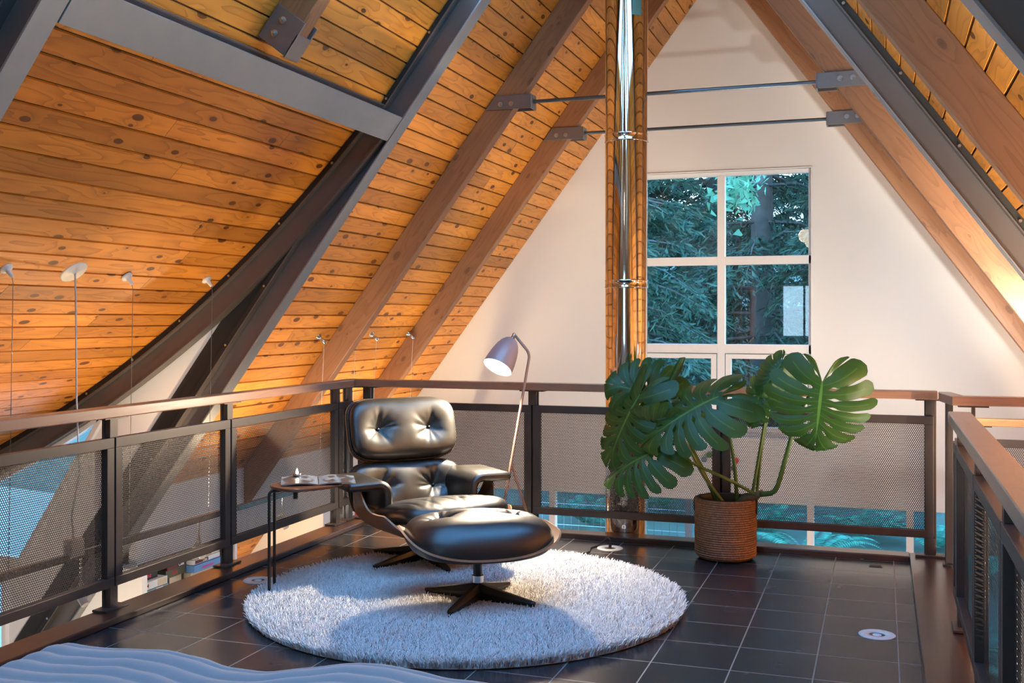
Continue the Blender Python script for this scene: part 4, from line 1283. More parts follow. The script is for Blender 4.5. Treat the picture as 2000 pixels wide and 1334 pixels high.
# ------------------------------------------------------------------ monstera in a woven basket
def mat_leaf():
    m, nt, b, out = newmat('monstera_leaf'); g = N(nt)
    uv = g.new('ShaderNodeUVMap', uv_map='UVMap'); sx = g.new('ShaderNodeSeparateXYZ'); g.lk(uv.outputs[0], sx.inputs[0])
    tc = g.new('ShaderNodeTexCoord'); n = g.noise(tc.outputs['Object'], 9, 3)
    k = g.math('ABSOLUTE', g.math('SUBTRACT', sx.outputs[1], 0.5))
    vein = g.math('MULTIPLY', g.math('LESS_THAN', k, 0.035), g.math('LESS_THAN', sx.outputs[0], 0.85))
    rib = g.math('LESS_THAN', sx.outputs[0], 0.028)
    vv = g.math('MAXIMUM', g.math('MULTIPLY', vein, 0.45), rib)
    fine = g.noise(g.comb(g.math('MULTIPLY', sx.outputs[0], 4.0), g.math('MULTIPLY', sx.outputs[1], 22.0), 0.0), 3, 2)
    base = g.mix(g.math('ADD', g.math('MULTIPLY', n.outputs[0], 0.7), g.math('MULTIPLY', fine.outputs[0], 0.3)), (0.010, 0.050, 0.011), (0.034, 0.108, 0.016))
    geo = g.new('ShaderNodeNewGeometry')
    back = g.mix(0.5, base, (0.11, 0.17, 0.055))
    base = g.mix(geo.outputs['Backfacing'], base, back)
    c = g.mix(vv, base, (0.085, 0.24, 0.045))
    g.lk(c, b.inputs['Base Color']); g.lk(g.mapr(n.outputs[0], 0, 1, 0.27, 0.42), b.inputs['Roughness'])
    b.inputs['Specular IOR Level'].default_value = 0.42
    tr = g.new('ShaderNodeBsdfTranslucent'); g.lk(g.mix(0.5, c, (0.10, 0.30, 0.03)), tr.inputs[0])
    mx = g.new('ShaderNodeMixShader'); mx.inputs[0].default_value = 0.22
    g.lk(b.outputs[0], mx.inputs[1]); g.lk(tr.outputs[0], mx.inputs[2]); g.lk(mx.outputs[0], out.inputs[0])
    g.lk(g.bump(g.math('ADD', g.math('MULTIPLY', vv, 0.7), fine.outputs[0]), 0.25, 0.004), b.inputs['Normal'])
    return m
M['leaf'] = mat_leaf()
M['stalk'] = simple('leaf_stalk', (0.075, 0.135, 0.028), 0.4, noise=0.35, nscale=14)
M['soil'] = simple('potting_soil', (0.02, 0.014, 0.01), 0.9, noise=0.5, nscale=60, bump=0.6)

def catmull(P, t):
    n = len(P) - 1; x = min(max(t, 0), 0.99999) * n; i = int(x); f = x - i
    p = [P[max(0, i - 1)], P[i], P[i + 1], P[min(n, i + 2)]]
    return tuple(0.5 * ((2 * p[1][k]) + (-p[0][k] + p[2][k]) * f + (2 * p[0][k] - 5 * p[1][k] + 4 * p[2][k] - p[3][k]) * f * f + (-p[0][k] + 3 * p[1][k] - 3 * p[2][k] + p[3][k]) * f ** 3) for k in range(2))
OUTL = [(0.03, -0.04), (0.09, -0.32), (0.24, -0.43), (0.39, -0.30), (0.485, -0.02), (0.495, 0.26), (0.44, 0.52), (0.33, 0.74), (0.18, 0.91), (0.0, 1.0)]
BND = [0.0, 0.22, 0.37, 0.48, 0.57, 0.655, 0.74, 0.84, 1.0]
def leaf_mesh(W, L, droop=0.3, cup=0.25, curl=0.0, cut=1.0, seed=0, nf=8, holes=0.3):
    rg = random.Random(seed); m = MB(); NS, NK = 22, 5
    for side in (-1, 1):
        for j in range(nf):
            jit = rg.uniform(-0.06, 0.06); lenf = rg.uniform(0.93, 1.05); hb = rg.uniform(0.6, 1.2); sag = rg.uniform(-0.02, 0.05); cutj = cut * (0.35 if j == 0 else (0.7 if j == 1 else rg.uniform(0.85, 1.2)))
            vs = []; 
            for a in range(NS):
                s = a / (NS - 1)
                w = 1.0
                w -= holes * hb * math.exp(-((s - 0.25) / 0.06) ** 2) * (1 if j > 0 else 0.5)
                if s > 0.50:
                    q = min(1, (s - 0.50) / 0.22); w -= cutj * 0.15 * q * q * (3 - 2 * q)
                if s > 0.90: w *= math.sqrt(max(0.0, 1 - ((s - 0.90) / 0.112) ** 2)) * 0.75 + 0.25 * (1 - (s - 0.9) / 0.1)
                for k in range(NK):
                    kk = k / (NK - 1)
                    b0, b1 = BND[j], BND[j + 1]; qq = (b0 + b1) / 2 + (b1 - b0) * ((kk - 0.5) * w + jit * 0.3 * s * (1 if 0 < j < nf - 1 else 0))
                    E = catmull(OUTL, qq)
                    my = 0.80 * max(0, (qq - 0.22) / 0.78) ** 1.15
                    sl = s * (lenf if s > 0.5 else 1)
                    x = E[0] * sl; y = my * (1 - sl) + E[1] * sl
                    y += 0.07 * math.sin(PI * sl) * (1 if qq > 0.25 else -0.3)
                    X, Y = x * W, y * L
                    r = abs(x) * 2
                    z = -droop * L * (max(0, y) ** 1.8) - cup * W * 0.5 * r ** 1.7 - sag * W * s ** 2 - curl * L * max(0, y - 0.4) ** 2
                    if y < 0: z -= 0.25 * droop * L * (y / 0.4) ** 2
                    z += 0.010 * W * math.sin(PI * kk) * math.sin(PI * min(1, s * 1.1)) + 0.014 * W * math.cos(qq * 23 + side) * s
                    vs.append((side * X, Y, z))
            fs = []; uv = []
            for a in range(NS - 1):
                for k in range(NK - 1):
                    f = (a * NK + k, a * NK + k + 1, (a + 1) * NK + k + 1, (a + 1) * NK + k)
                    u = [(a / (NS - 1), k / (NK - 1)), (a / (NS - 1), (k + 1) / (NK - 1)), ((a + 1) / (NS - 1), (k + 1) / (NK - 1)), ((a + 1) / (NS - 1), k / (NK - 1))]
                    if side > 0: f = f[::-1]; u = u[::-1]
                    fs.append(f); uv.append(u)
            m.add(vs, fs, uv)
    return m
pl = thing('monstera_plant', 'large monstera plant with split leaves in a round woven basket by the back railing', 'potted plant', (-0.80, 5.885, 0.0))
PO = pl.location
# basket
m = MB(); rows = 27; H_ = 0.325
def bk(u, v):
    z = 0.004 + H_ * v; row = v * rows; fr_ = row - math.floor(row)
    r = 0.158 - 0.028 * max(0, 1 - v / 0.10) ** 2.2 + 0.002 * math.sin(v * 3)
    a = 2 * PI * u
    r += 0.006 * math.sin(PI * fr_) ** 0.8 + 0.0012 * math.sin(70 * a / 1.0 + fr_ * 4 + math.floor(row) * 2.1) * math.sin(PI * fr_) + 0.0012 * math.sin(5 * a + row * 0.9)
    return V(r * math.cos(a), r * math.sin(a), z)
m.grid(bk, 240, rows * 6 + 1, cu=True)
def mat_basket():
    m, nt, b, out = newmat('woven_seagrass'); g = N(nt)
    uv = g.new('ShaderNodeUVMap', uv_map='UVMap'); sx = g.new('ShaderNodeSeparateXYZ'); g.lk(uv.outputs[0], sx.inputs[0])
    n = g.noise(g.comb(g.math('MULTIPLY', sx.outputs[0], 40.0), g.math('FLOOR', g.math('MULTIPLY', sx.outputs[1], 27.0)), 0.0), 1.0, 4, 0.7)
    n2 = g.noise(g.comb(g.math('MULTIPLY', sx.outputs[0], 160.0), g.math('MULTIPLY', sx.outputs[1], 200.0), 0.0), 1.0, 2)
    c = g.ramp(g.math('ADD', g.math('MULTIPLY', n.outputs[0], 0.75), g.math('MULTIPLY', n2.outputs[0], 0.25)), [(0.25, (0.08, 0.04, 0.02)), (0.5, (0.26, 0.135, 0.068)), (0.75, (0.44, 0.27, 0.15))])
    g.lk(c, b.inputs['Base Color']); b.inputs['Roughness'].default_value = 0.6
    g.lk(g.bump(n2.outputs[0], 0.4, 0.004), b.inputs['Normal']); return m
bo = m.build('basket', mat_basket(), pl, smooth=True)
m = MB(); m.lathe([(0.158, 0.329), (0.150, 0.331), (0.146, 0.322), (0.146, 0.26)], n=64); m.build('rim', M['black_plastic'], bo, smooth=True)
for s in (-1, 1):
    m = MB(); pts = [V(s * (0.158 + 0.010 * math.sin(a)), 0.022 * math.cos(a) * 1.0, 0.288 + 0.034 * math.sin(a - PI / 2) * 1.0) for a in np.linspace(0, 2 * PI, 25)[:-1]]
    pts = [V(s * 0.166, 0.022 * math.cos(a), 0.285 + 0.036 * math.sin(a)) for a in np.linspace(0, 2 * PI, 25)[:-1]]
    m.tube(pts, 0.004, 8, closed=True); m.build('ring_handle', M['black_metal'], bo, smooth=True)
m = MB(); m.grid(lambda u, v: V(0.146 * v * math.cos(2 * PI * u), 0.146 * v * math.sin(2 * PI * u), 0.285 + 0.02 * (1 - v) + 0.006 * math.sin(9 * u * 2 * PI + 11 * v)), 40, 8, cu=True); m.build('soil', M['soil'], pl, smooth=True)
m = MB(); m.tube([V(0.075, -0.02, 0.28), V(0.11, -0.03, 0.335), V(0.16, -0.05, 0.352), V(0.205, -0.065, 0.375)], [0.03, 0.028, 0.022, 0.017], 14); m.build('node', simple('plant_node', (0.14, 0.10, 0.045), 0.6, noise=0.4, nscale=40), pl, smooth=True)

def leaf(base, T, Nn, W, L, path, seed, r0=0.011, r1=0.006, **k):
    """base: where the stalk meets the blade (world), T: towards the tip, Nn: upper face normal, path: stalk points from the pot"""
    T = Vector(T).normalized(); Nn = Vector(Nn); Nn = (Nn - T * Nn.dot(T)).normalized(); Xx = T.cross(Nn)
    m = leaf_mesh(W, L, seed=seed, **k)
    Bw = Vector(base) - PO
    m.v = [tuple(Bw + Xx * p[0] + T * p[1] + Nn * p[2]) for p in m.v]
    o = m.build('leaf', M['leaf'], pl, smooth=True, merge=True)
    pts = [Vector(p) - PO for p in path] + [Bw - Nn * 0.004]
    # smooth path
    sm = []
    n = len(pts) - 1
    for i in range(n * 6 + 1):
        x = i / 6; j = min(int(x), n - 1); f = x - j
        p = [pts[max(0, j - 1)], pts[j], pts[j + 1], pts[min(n, j + 2)]]
        sm.append(0.5 * ((2 * p[1]) + (p[2] - p[0]) * f + (2 * p[0] - 5 * p[1] + 4 * p[2] - p[3]) * f * f + (3 * p[1] - p[0] - 3 * p[2] + p[3]) * f ** 3))
    s = MB(); s.tube(sm, [r0 + (r1 - r0) * i / (len(sm) - 1) for i in range(len(sm))], 10); s.build('leaf_stalk', M['stalk'], o, smooth=True)
    return o
CAMD = V(0.15, -0.98, 0.1)
leaf((-0.276, 5.50, 0.985), (-0.10, -0.10, -0.95), (0.05, -0.90, 0.35), 0.545, 0.345, [(-0.60, 5.80, 0.37), (-0.52, 5.74, 0.41), (-0.455, 5.66, 0.62), (-0.40, 5.60, 0.80), (-0.31, 5.545, 0.965)], 1, r0=0.015, r1=0.006, droop=0.12, cup=0.14, cut=1.0)
leaf((-0.808, 5.64, 0.89), (-0.86, -0.30, -0.36), (-0.22, -0.72, 0.68), 0.50, 0.46, [(-0.735, 5.87, 0.30), (-0.745, 5.82, 0.52), (-0.775, 5.72, 0.77)], 2, r0=0.012, droop=0.28, cup=0.36, cut=1.1, holes=0.42)
leaf((-1.115, 5.80, 0.86), (-0.62, -0.25, 0.22), (0.30, -0.92, 0.25), 0.44, 0.33, [(-0.85, 5.90, 0.30), (-0.91, 5.87, 0.45), (-1.00, 5.84, 0.65), (-1.08, 5.82, 0.82)], 3, r0=0.012, droop=0.25, cup=0.30, cut=1.25)
leaf((-1.235, 5.70, 0.885), (-0.50, -0.22, -0.84), (-0.42, -0.80, 0.42), 0.46, 0.43, [(-0.83, 5.86, 0.30), (-0.93, 5.82, 0.50), (-1.08, 5.78, 0.75), (-1.17, 5.74, 0.885)], 4, r0=0.011, droop=0.22, cup=0.24, cut=1.1)
leaf((-1.108, 5.60, 0.605), (-0.90, -0.12, -0.30), (0.10, -0.50, 0.86), 0.36, 0.35, [(-0.63, 5.82, 0.36), (-0.75, 5.76, 0.435), (-0.95, 5.68, 0.535), (-1.03, 5.64, 0.585)], 5, r0=0.010, droop=0.30, cup=0.75, cut=1.35, holes=0.45)
leaf((-1.01, 5.70, 0.685), (-0.80, -0.35, 0.10), (-0.10, -0.55, -0.80), 0.30, 0.28, [(-0.80, 5.84, 0.30), (-0.90, 5.79, 0.45), (-0.98, 5.73, 0.62)], 6, r0=0.010, droop=0.35, cup=0.6, cut=0.8)
leaf((-0.585, 5.84, 0.965), (-0.35, -0.35, -0.80), (-0.3, -0.85, 0.3), 0.24, 0.25, [(-0.665, 5.90, 0.31), (-0.625, 5.90, 0.55), (-0.585, 5.88, 0.80)], 7, r0=0.010, droop=0.3, cup=0.5, cut=1.3)
leaf((-0.50, 5.80, 1.06), (-0.25, -0.15, -0.35), (0.2, -0.9, 0.5), 0.20, 0.20, [(-0.64, 5.92, 0.31), (-0.61, 5.92, 0.60), (-0.555, 5.88, 0.88), (-0.51, 5.83, 1.03)], 8, r0=0.009, droop=0.3, cup=0.9, cut=0.8)
# a young leaf still rolled up
m = MB(); m.tube([V(-1.125, 5.82, 0.86) - PO, V(-1.10, 5.83, 0.93) - PO, V(-1.055, 5.84, 1.02) - PO, V(-1.03, 5.84, 1.075) - PO, V(-1.01, 5.835, 1.085) - PO], [0.006, 0.016, 0.024, 0.017, 0.004], 12); m.build('rolled_leaf', M['leaf'], pl, smooth=True)
# ------------------------------------------------------------------ bed in the foreground
bd = thing('bed', 'bed with a grey quilted coverlet in the lower left foreground', 'bed', (-0.95, 0.9, 0.0))
def mat_quilt():
    m, nt, b, out = newmat('grey_quilt'); g = N(nt)
    tc = g.new('ShaderNodeTexCoord'); n = g.noise(tc.outputs['Object'], 5, 4); n2 = g.noise(tc.outputs['Object'], 420, 2)
    g.lk(g.mix(n.outputs[0], (0.25, 0.215, 0.205), (0.31, 0.27, 0.255)), b.inputs['Base Color'])
    b.inputs['Roughness'].default_value = 0.75; b.inputs['Sheen Weight'].default_value = 0.5; b.inputs['Sheen Roughness'].default_value = 0.4
    g.lk(g.bump(g.math('ADD', n2.outputs[0], g.math('MULTIPLY', n.outputs[0], 2.0)), 0.15, 0.004), b.inputs['Normal']); return m
BX0, BX1, BY0, BY1, BZ = -1.80 + 0.95, -0.20 + 0.95, -0.95 - 0.2, 1.925 - 0.9, 0.60
def qp(u, v):
    # u across (x), v from head to foot and over the edge
    x = BX0 + (BX1 - BX0) * u
    Ls = (BY1 - BY0) + 0.34; s = v * Ls; flat = BY1 - BY0 - 0.05; R = 0.05
    wav = 0.012 * math.sin(x * 7.5 + 0.6) + 0.010 * math.sin(x * 15 + 2) + 0.012 * math.sin(x * 3.1 + 1)
    puff = 0.010 * abs(math.sin(PI * s / 0.052)) ** 0.5
    fine = 0.0012 * math.sin(x * 60 + s * 14) * math.sin(s * 19 + x * 5)
    if s < flat: y, z, n = BY0 + s, 0.0, (0, 1)
    elif s < flat + R * PI / 2:
        a = (s - flat) / R; y = BY0 + flat + R * math.sin(a); z = -R * (1 - math.cos(a)); n = (math.sin(a), math.cos(a))
    else: y = BY0 + flat + R; z = -R - (s - flat - R * PI / 2); n = (1, 0)
    du = min(u, 1 - u) * (BX1 - BX0)
    zs = -0.16 * max(0, 1 - du / 0.16) ** 2.5
    return V(x, y + n[0] * (puff + fine) + wav * 1.3, BZ + z + n[1] * (puff + fine) + zs + wav * 0.5 - 0.004)
m = MB(); m.grid(qp, 90, 480); m.build('coverlet', mat_quilt(), bd, smooth=True)
m = MB(); m.box(BX0 + 0.07, BX1 - 0.07, BY0 + 0.02, BY1 - 0.07, 0.30, 0.53); m.build('mattress', simple('mattress_ticking', (0.6, 0.58, 0.55), 0.8, noise=0.03), bd, bevel=0.03)
m = MB(); m.box(BX0 + 0.06, BX1 - 0.06, BY0 + 0.02, BY1 - 0.06, 0.18, 0.30); m.build('bed_frame', M['table_wood'], bd, bevel=0.006)
for x in (BX0 + 0.12, BX1 - 0.12):
    for y in (BY0 + 0.1, BY1 - 0.12):
        m = MB(); m.box(x - 0.03, x + 0.03, y - 0.03, y + 0.03, 0.0, 0.18); m.build('leg', M['table_wood'], bd)

# ------------------------------------------------------------------ recessed floor lights, floor outlet, vent, cord
M['lens'] = simple('frosted_lens', (0.75, 0.78, 0.8), 0.2, noise=0.05)
def floor_light(x, y, label, plug=False):
    r = thing('floor_outlet' if plug else 'floor_light', label, 'outlet' if plug else 'light', (x, y, 0.0), group=None if plug else 'recessed floor lights')
    m = MB(); m.lathe([(0.0325, -0.004), (0.0345, 0.0035), (0.071, 0.0035), (0.0735, 0.0015), (0.0735, 0.0002)], n=48); m.build('trim_ring', M['white_metal'], r, smooth=True)
    m = MB(); m.lathe([(0.0001, -0.006), (0.034, -0.006), (0.034, 0.001)], n=36); m.build('well', M['nickel'], r, smooth=True)
    if not plug:
        m = MB(); m.lathe([(0.0001, 0.0045), (0.016, 0.003), (0.022, -0.003)], n=28); m.build('lens', M['lens'], r, smooth=True)
    return r
floor_light(-0.017, 4.655, 'round white recessed floor light in the dark tiles at the right')
floor_light(-2.925, 4.625, 'round white recessed floor light beside the side table legs')
floor_light(-1.450, 5.915, 'round white floor outlet with a black plug, behind the rug', plug=True)
cd = thing('power_cord', 'black power cord running from the floor outlet behind the rug', 'cord', (-1.45, 5.915, 0.0))
m = MB(); m.cyl((0, 0, 0.0045), (0, 0, 0.036), 0.009, 0.007, 16); m.build('plug', M['black_plastic'], cd)
pts = [(0, 0, 0.036), (-0.002, 0.004, 0.05), (-0.02, 0.015, 0.056), (-0.05, 0.03, 0.03), (-0.075, 0.03, 0.006), (-0.10, -0.04, 0.004), (-0.085, -0.14, 0.004), (-0.13, -0.22, 0.004), (-0.25, -0.20, 0.004), (-0.45, -0.12, 0.004), (-0.575, -0.275, 0.004)]
sm = []
for i in range((len(pts) - 1) * 6 + 1):
    x = i / 6; j = min(int(x), len(pts) - 2); f = x - j
    p = [Vector(pts[max(0, j - 1)]), Vector(pts[j]), Vector(pts[j + 1]), Vector(pts[min(len(pts) - 1, j + 2)])]
    sm.append(0.5 * ((2 * p[1]) + (p[2] - p[0]) * f + (2 * p[0] - 5 * p[1] + 4 * p[2] - p[3]) * f * f + (3 * p[1] - p[0] - 3 * p[2] + p[3]) * f ** 3))
m = MB(); m.tube(sm, 0.0034, 8); m.build('cord', M['black_plastic'], cd, smooth=True)
m = MB(); m.box(-0.062, 0.006, 5.915, 5.965, 0.0, 0.002); 
for k in range(4): m.box(-0.056, 0.0, 5.921 + k * 0.011, 5.926 + k * 0.011, 0.002, 0.0035)
tag(m.build('floor_vent', M['black_metal']), 'small dark vent in the tiles near the back right corner', 'vent')

# ------------------------------------------------------------------ track light along the left, hung on cables
TX, TZ = -3.675, 0.155
tr = thing('track_light', 'cable-hung metal track light running along the left side below the railing', 'light', (TX, 6.0, TZ))
m = MB(); m.obox((0, 0, 0), (V(0, 1, 0), V(1, 0, 0), V(0, 0, 1)), (2.9, 0.009, 0.017)); m.build('track', M['nickel'], tr, bevel=0.002)
cable_y = [(3.778, 1.522, 0), (4.198, 1.526, 1), (4.584, 1.513, 0), (5.276, 1.523, 0), (6.551, 1.172, 0), (7.02, 1.172, 0), (7.349, 1.178, 0), (8.021, 1.177, 0)]
for y, zc, feed in cable_y:
    y0 = y - 6.0; n = nL if y > 5.5 else V(0.66, 0, -0.75)
    top = V((xL(zc) if y > 5.5 else -3.677) - TX, y0, zc - TZ)
    m = MB(); R = Matrix((V(0, 1, 0), V(0, 1, 0).cross(n), n)).transposed()
    if feed: prof = [(0.0001, 0.016), (0.010, 0.016), (0.012, 0.010), (0.064, 0.009), (0.070, 0.004), (0.070, -0.004)]
    else: prof = [(0.0001, 0.052), (0.008, 0.050), (0.011, 0.020), (0.013, 0.010), (0.027, 0.007), (0.030, 0.002), (0.030, -0.004)]
    if y > 5.5: prof = [(0.0001, 0.075), (0.012, 0.070), (0.014, 0.035), (0.010, 0.015), (0.022, 0.008), (0.024, -0.004)]
    m.lathe(prof, c=top, n=32, M=R); co2 = m.build('canopy', M['white_metal'] if y < 5.5 else M['nickel'], tr, smooth=True)
    m = MB(); e = top + n * (0.014 if feed else 0.045); low = V(e.x * 0.35, y0, 0.017)
    if feed:
        bx = V(0.0, y0 + 0.0, 0.06)
        m.tube([e, V(e.x + 0.004, y0, e.z - 0.12), V(e.x, y0 + 0.01, 0.75), V(e.x * 0.9, y0 + 0.03, 0.40), V(e.x * 0.6, y0 - 0.02, 0.20), bx], 0.0042, 8)
        m.build('feed_cable', M['cable'], tr, smooth=True)
        q = MB(); q.box(-0.026, 0.026, y0 - 0.045, y0 + 0.045, 0.0, 0.085); q.build('junction_box', M['cable'], tr, bevel=0.006)
    else:
        m.tube([e, e + V(0.008, 0, -0.03), V(e.x * 0.7 + 0.01, y0, e.z * 0.75), low], 0.0016, 6); m.build('support_wire', M['wire'] if y < 5.5 else M['cable'], tr, smooth=True)
SPOTS = [(4.245, 0.13), (5.197, 0.10), (6.101, 0.10), (7.445, 0.16), (8.4, 0.12)]
for y, dz in SPOTS:
    y0 = y - 6.0
    m = MB(); m.cyl((0, y0, -0.012), (0, y0, -0.012 - dz), 0.0055, n=10); m.cyl((0, y0, -0.012 - dz), (0, y0 + 0.012, -0.045 - dz), 0.012, n=12)
    h = m.build('spot_stem', M['white_metal'], tr)
    d = V(-0.55, 0.12, 0.62).normalized(); c = V(0, y0, -0.075 - dz)
    m = MB(); m.cyl(c - d * 0.05, c + d * 0.035, 0.020, 0.024, 24); m.cyl(c + d * 0.034, c + d * 0.04, 0.026, 0.026, 24); hd = m.build('spot_head', M['white_metal'], tr)
    m = MB(); m.cyl(c + d * 0.040, c + d * 0.042, 0.021, 0.021, 20); m.build('spot_lens', M['spot_glow'], hd)

# matching track over the stairwell on the right
RXT = 1.22
t2 = thing('track_light', 'metal track light over the stairwell, washing the right slope', 'light', (RXT, 6.0, TZ))
m = MB(); m.obox((0, 0, 0), (V(0, 1, 0), V(1, 0, 0), V(0, 0, 1)), (2.9, 0.009, 0.017)); m.build('track', M['nickel'], t2, bevel=0.002)
for y in (3.7, 5.2, 6.7, 8.2):
    m = MB(); m.cyl((0, y - 6, 0.017), (0.02, y - 6, 0.78), 0.0016, n=6); m.build('support_wire', M['wire'], t2)
SPOTR = [3.6, 4.7, 5.8, 7.2, 8.3]
for y in SPOTR:
    y0 = y - 6.0; m = MB(); m.cyl((0, y0, -0.012), (0, y0, -0.10), 0.0055, n=10); m.build('spot_stem', M['white_metal'], t2)
    d = V(0.5, 0.05, 0.7).normalized(); c = V(0, y0, -0.12)
    m = MB(); m.cyl(c - d * 0.05, c + d * 0.04, 0.020, 0.025, 24); hd = m.build('spot_head', M['white_metal'], t2)
    m = MB(); m.cyl(c + d * 0.040, c + d * 0.042, 0.021, 0.021, 20); m.build('spot_lens', M['spot_glow'], hd)

WSH = [(0.93, 5.7), (0.93, 6.35)]  # out-of-view spotlights added to brighten the gable wall
for i, (x, y) in enumerate(WSH):
    r = thing('wall_fill_spot', ('added fill spotlight on the right slope turned to the gable wall, nearer the camera', 'added fill spotlight on the right slope turned to the gable wall, farther from the camera')[i], 'light', (x, y, 1.02), group='added wall fill lights')
    d = V(-0.45, 0.8, 0.35).normalized()
    m = MB(); m.cyl(-d * 0.07, d * 0.04, 0.030, 0.034, 24); hd = m.build('spot_head', M['white_metal'], r)
    m = MB(); m.cyl(d * 0.040, d * 0.042, 0.028, 0.028, 20); m.build('spot_lens', M['spot_glow'], hd)
    m = MB(); m.cyl(V(0, 0, 0), V(xR(1.16) - x, 0, 0.14), 0.007, n=10); m.build('arm', M['white_metal'], r)

# ------------------------------------------------------------------ board games on the knee-wall shelves
def text_mesh(body, size, mat, parent, loc, ex, ey, bold=0.0):
    cu = bpy.data.curves.new('lettering', 'FONT'); cu.body = body; cu.size = size; cu.align_x = 'LEFT'; cu.extrude = 0.0004; cu.offset = bold; cu.resolution_u = 3
    o = bpy.data.objects.new('lettering', cu); link(o, parent)
    ex = Vector(ex).normalized(); ey = Vector(ey).normalized(); ez = ex.cross(ey)
    R = Matrix((ex, ey, ez)).transposed().to_4x4(); R.translation = Vector(loc)
    bpy.context.view_layer.update()
    me = bpy.data.meshes.new_from_object(o.evaluated_get(bpy.context.evaluated_depsgraph_get())); me.materials.clear(); me.materials.append(mat)
    bpy.data.objects.remove(o); bpy.data.curves.remove(cu)
    o = bpy.data.objects.new('lettering', me); link(o, parent); o.matrix_local = R; return o
def colm(n, c, r=0.5): return simple(n, c, r, noise=0.06)
CM = {'black': colm('box_black', (0.02, 0.015, 0.015)), 'white': colm('box_white', (0.72, 0.72, 0.70)), 'teal': colm('box_teal', (0.16, 0.26, 0.30)), 'red': colm('ink_red', (0.62, 0.04, 0.05)), 'gold': colm('box_gold', (0.42, 0.26, 0.08)), 'maroon': colm('box_maroon', (0.14, 0.02, 0.02)), 'olive': colm('box_olive', (0.09, 0.085, 0.035)), 'blue': colm('box_blue', (0.14, 0.32, 0.62)), 'cream': colm('box_cream', (0.62, 0.50, 0.33)), 'pink': colm('ink_pink', (0.7, 0.08, 0.3)), 'green': colm('box_green', (0.12, 0.22, 0.07)), 'ink': colm('ink_black', (0.03, 0.03, 0.03)), 'paper': colm('ink_white', (0.8, 0.76, 0.66))}
def game(y0, y1, z0, z1, x, col, label, words=(), bands=()):
    r = thing('board_game', label, 'board game', (x - 0.13, (y0 + y1) / 2, z0), group='board games on the knee-wall shelf')
    h = z1 - z0; w = (y1 - y0) / 2
    m = MB(); m.box(-0.13, 0.13, -w, w, 0, h - 0.003); m.build('box', CM[col], r, bevel=0.002)
    for a, b, c in bands:
        m = MB(); m.box(0.1302, 0.1308, -w + a * 2 * w, -w + b * 2 * w, 0.004, h - 0.007); m.build('printed_band', CM[c], r)
    for body, a, size, c in words: text_mesh(body, size, CM[c], r, (0.1312, -w + a * 2 * w, h * 0.5 - size * 0.36), (0, 1, 0), (0, 0, 1), 0.0006)
zz0 = -0.69
def stack(y0, items, top):
    z = top
    for y1, h, x, col, label, words, bands in items:
        game(y0, y1, z - h, z, x, col, label, words, bands); z -= h
    # plain boxes below, down to the shelf
    return z
X1 = KX + 0.01
z = stack(5.585, [(5.79, 0.055, X1 - 0.03, 'black', 'black board game box with red lettering, topmost of the stack nearest the steel beam', [('unmixed', 0.06, 0.036, 'red')], ()),
 (5.85, 0.052, X1, 'white', 'white board game box with a red figure four, below the black one', [('4', 0.22, 0.04, 'red'), ('o    in a row', 0.02, 0.014, 'ink')], [(0.62, 0.96, 'cream')]),
 (5.86, 0.075, X1, 'teal', 'teal board game box lettered Risk in red, below the white one', [('Risk', 0.02, 0.058, 'red')], [(0.55, 0.8, 'white')]),
 (5.86, 0.20, X1 - 0.01, 'maroon', 'dark red board game box at the bottom of the stack nearest the steel beam', (), ())], -0.308)
z = stack(5.90, [(6.10, 0.040, X1 - 0.02, 'gold', 'gold board game box at the top of the middle stack', (), [(0.1, 0.3, 'paper'), (0.4, 0.55, 'green')]),
 (6.10, 0.038, X1 - 0.04, 'maroon', 'dark red and gold board game box lettered Clue in the middle stack', [('Clue', 0.60, 0.030, 'paper')], [(0.55, 0.97, 'ink')]),
 (6.11, 0.055, X1 - 0.05, 'olive', 'olive board game box with red lettering in the middle stack', [('RISK', 0.3, 0.032, 'red')], ()),
 (6.11, 0.05, X1 - 0.07, 'black', 'black board game box with a pale strip in the middle stack', (), [(0.3, 0.9, 'cream')]),
 (6.11, 0.19, X1 - 0.06, 'olive', 'thick dark olive box at the bottom of the middle stack', (), ())], -0.275)
z = stack(6.125, [(6.43, 0.030, X1, 'cream', 'cream board game box with green and red patches, topmost of the third stack', (), [(0.05, 0.2, 'green'), (0.3, 0.42, 'red'), (0.5, 0.7, 'green')]),
 (6.43, 0.036, X1, 'cream', 'cream board game box lettered SCRABBLE in black', [('SCRABBLE', 0.28, 0.026, 'ink')], [(0.7, 0.9, 'white')]),
 (6.43, 0.034, X1 + 0.002, 'white', 'white board game box with a dark red panel lettered Clue', [('Clue', 0.34, 0.026, 'paper')], [(0.06, 0.55, 'maroon')]),
 (6.44, 0.052, X1 + 0.01, 'blue', 'bright blue board game box with pink lettering in the third stack', [('sequence', 0.28, 0.034, 'pink')], ()),
 (6.44, 0.18, X1 - 0.02, 'cream', 'thick cream box at the bottom of the third stack', (), ())], -0.262)
game(8.30, 8.62, -0.585, -0.50, X1, 'red', 'red board game box on the far shelf behind the armchair', (), [(0.05, 0.4, 'paper')])
game(8.34, 8.60, -0.50, -0.40, X1 - 0.02, 'paper', 'white board game box with a blue figure on the far shelf behind the armchair', (), [(0.3, 0.5, 'blue'), (0.62, 0.95, 'red')])

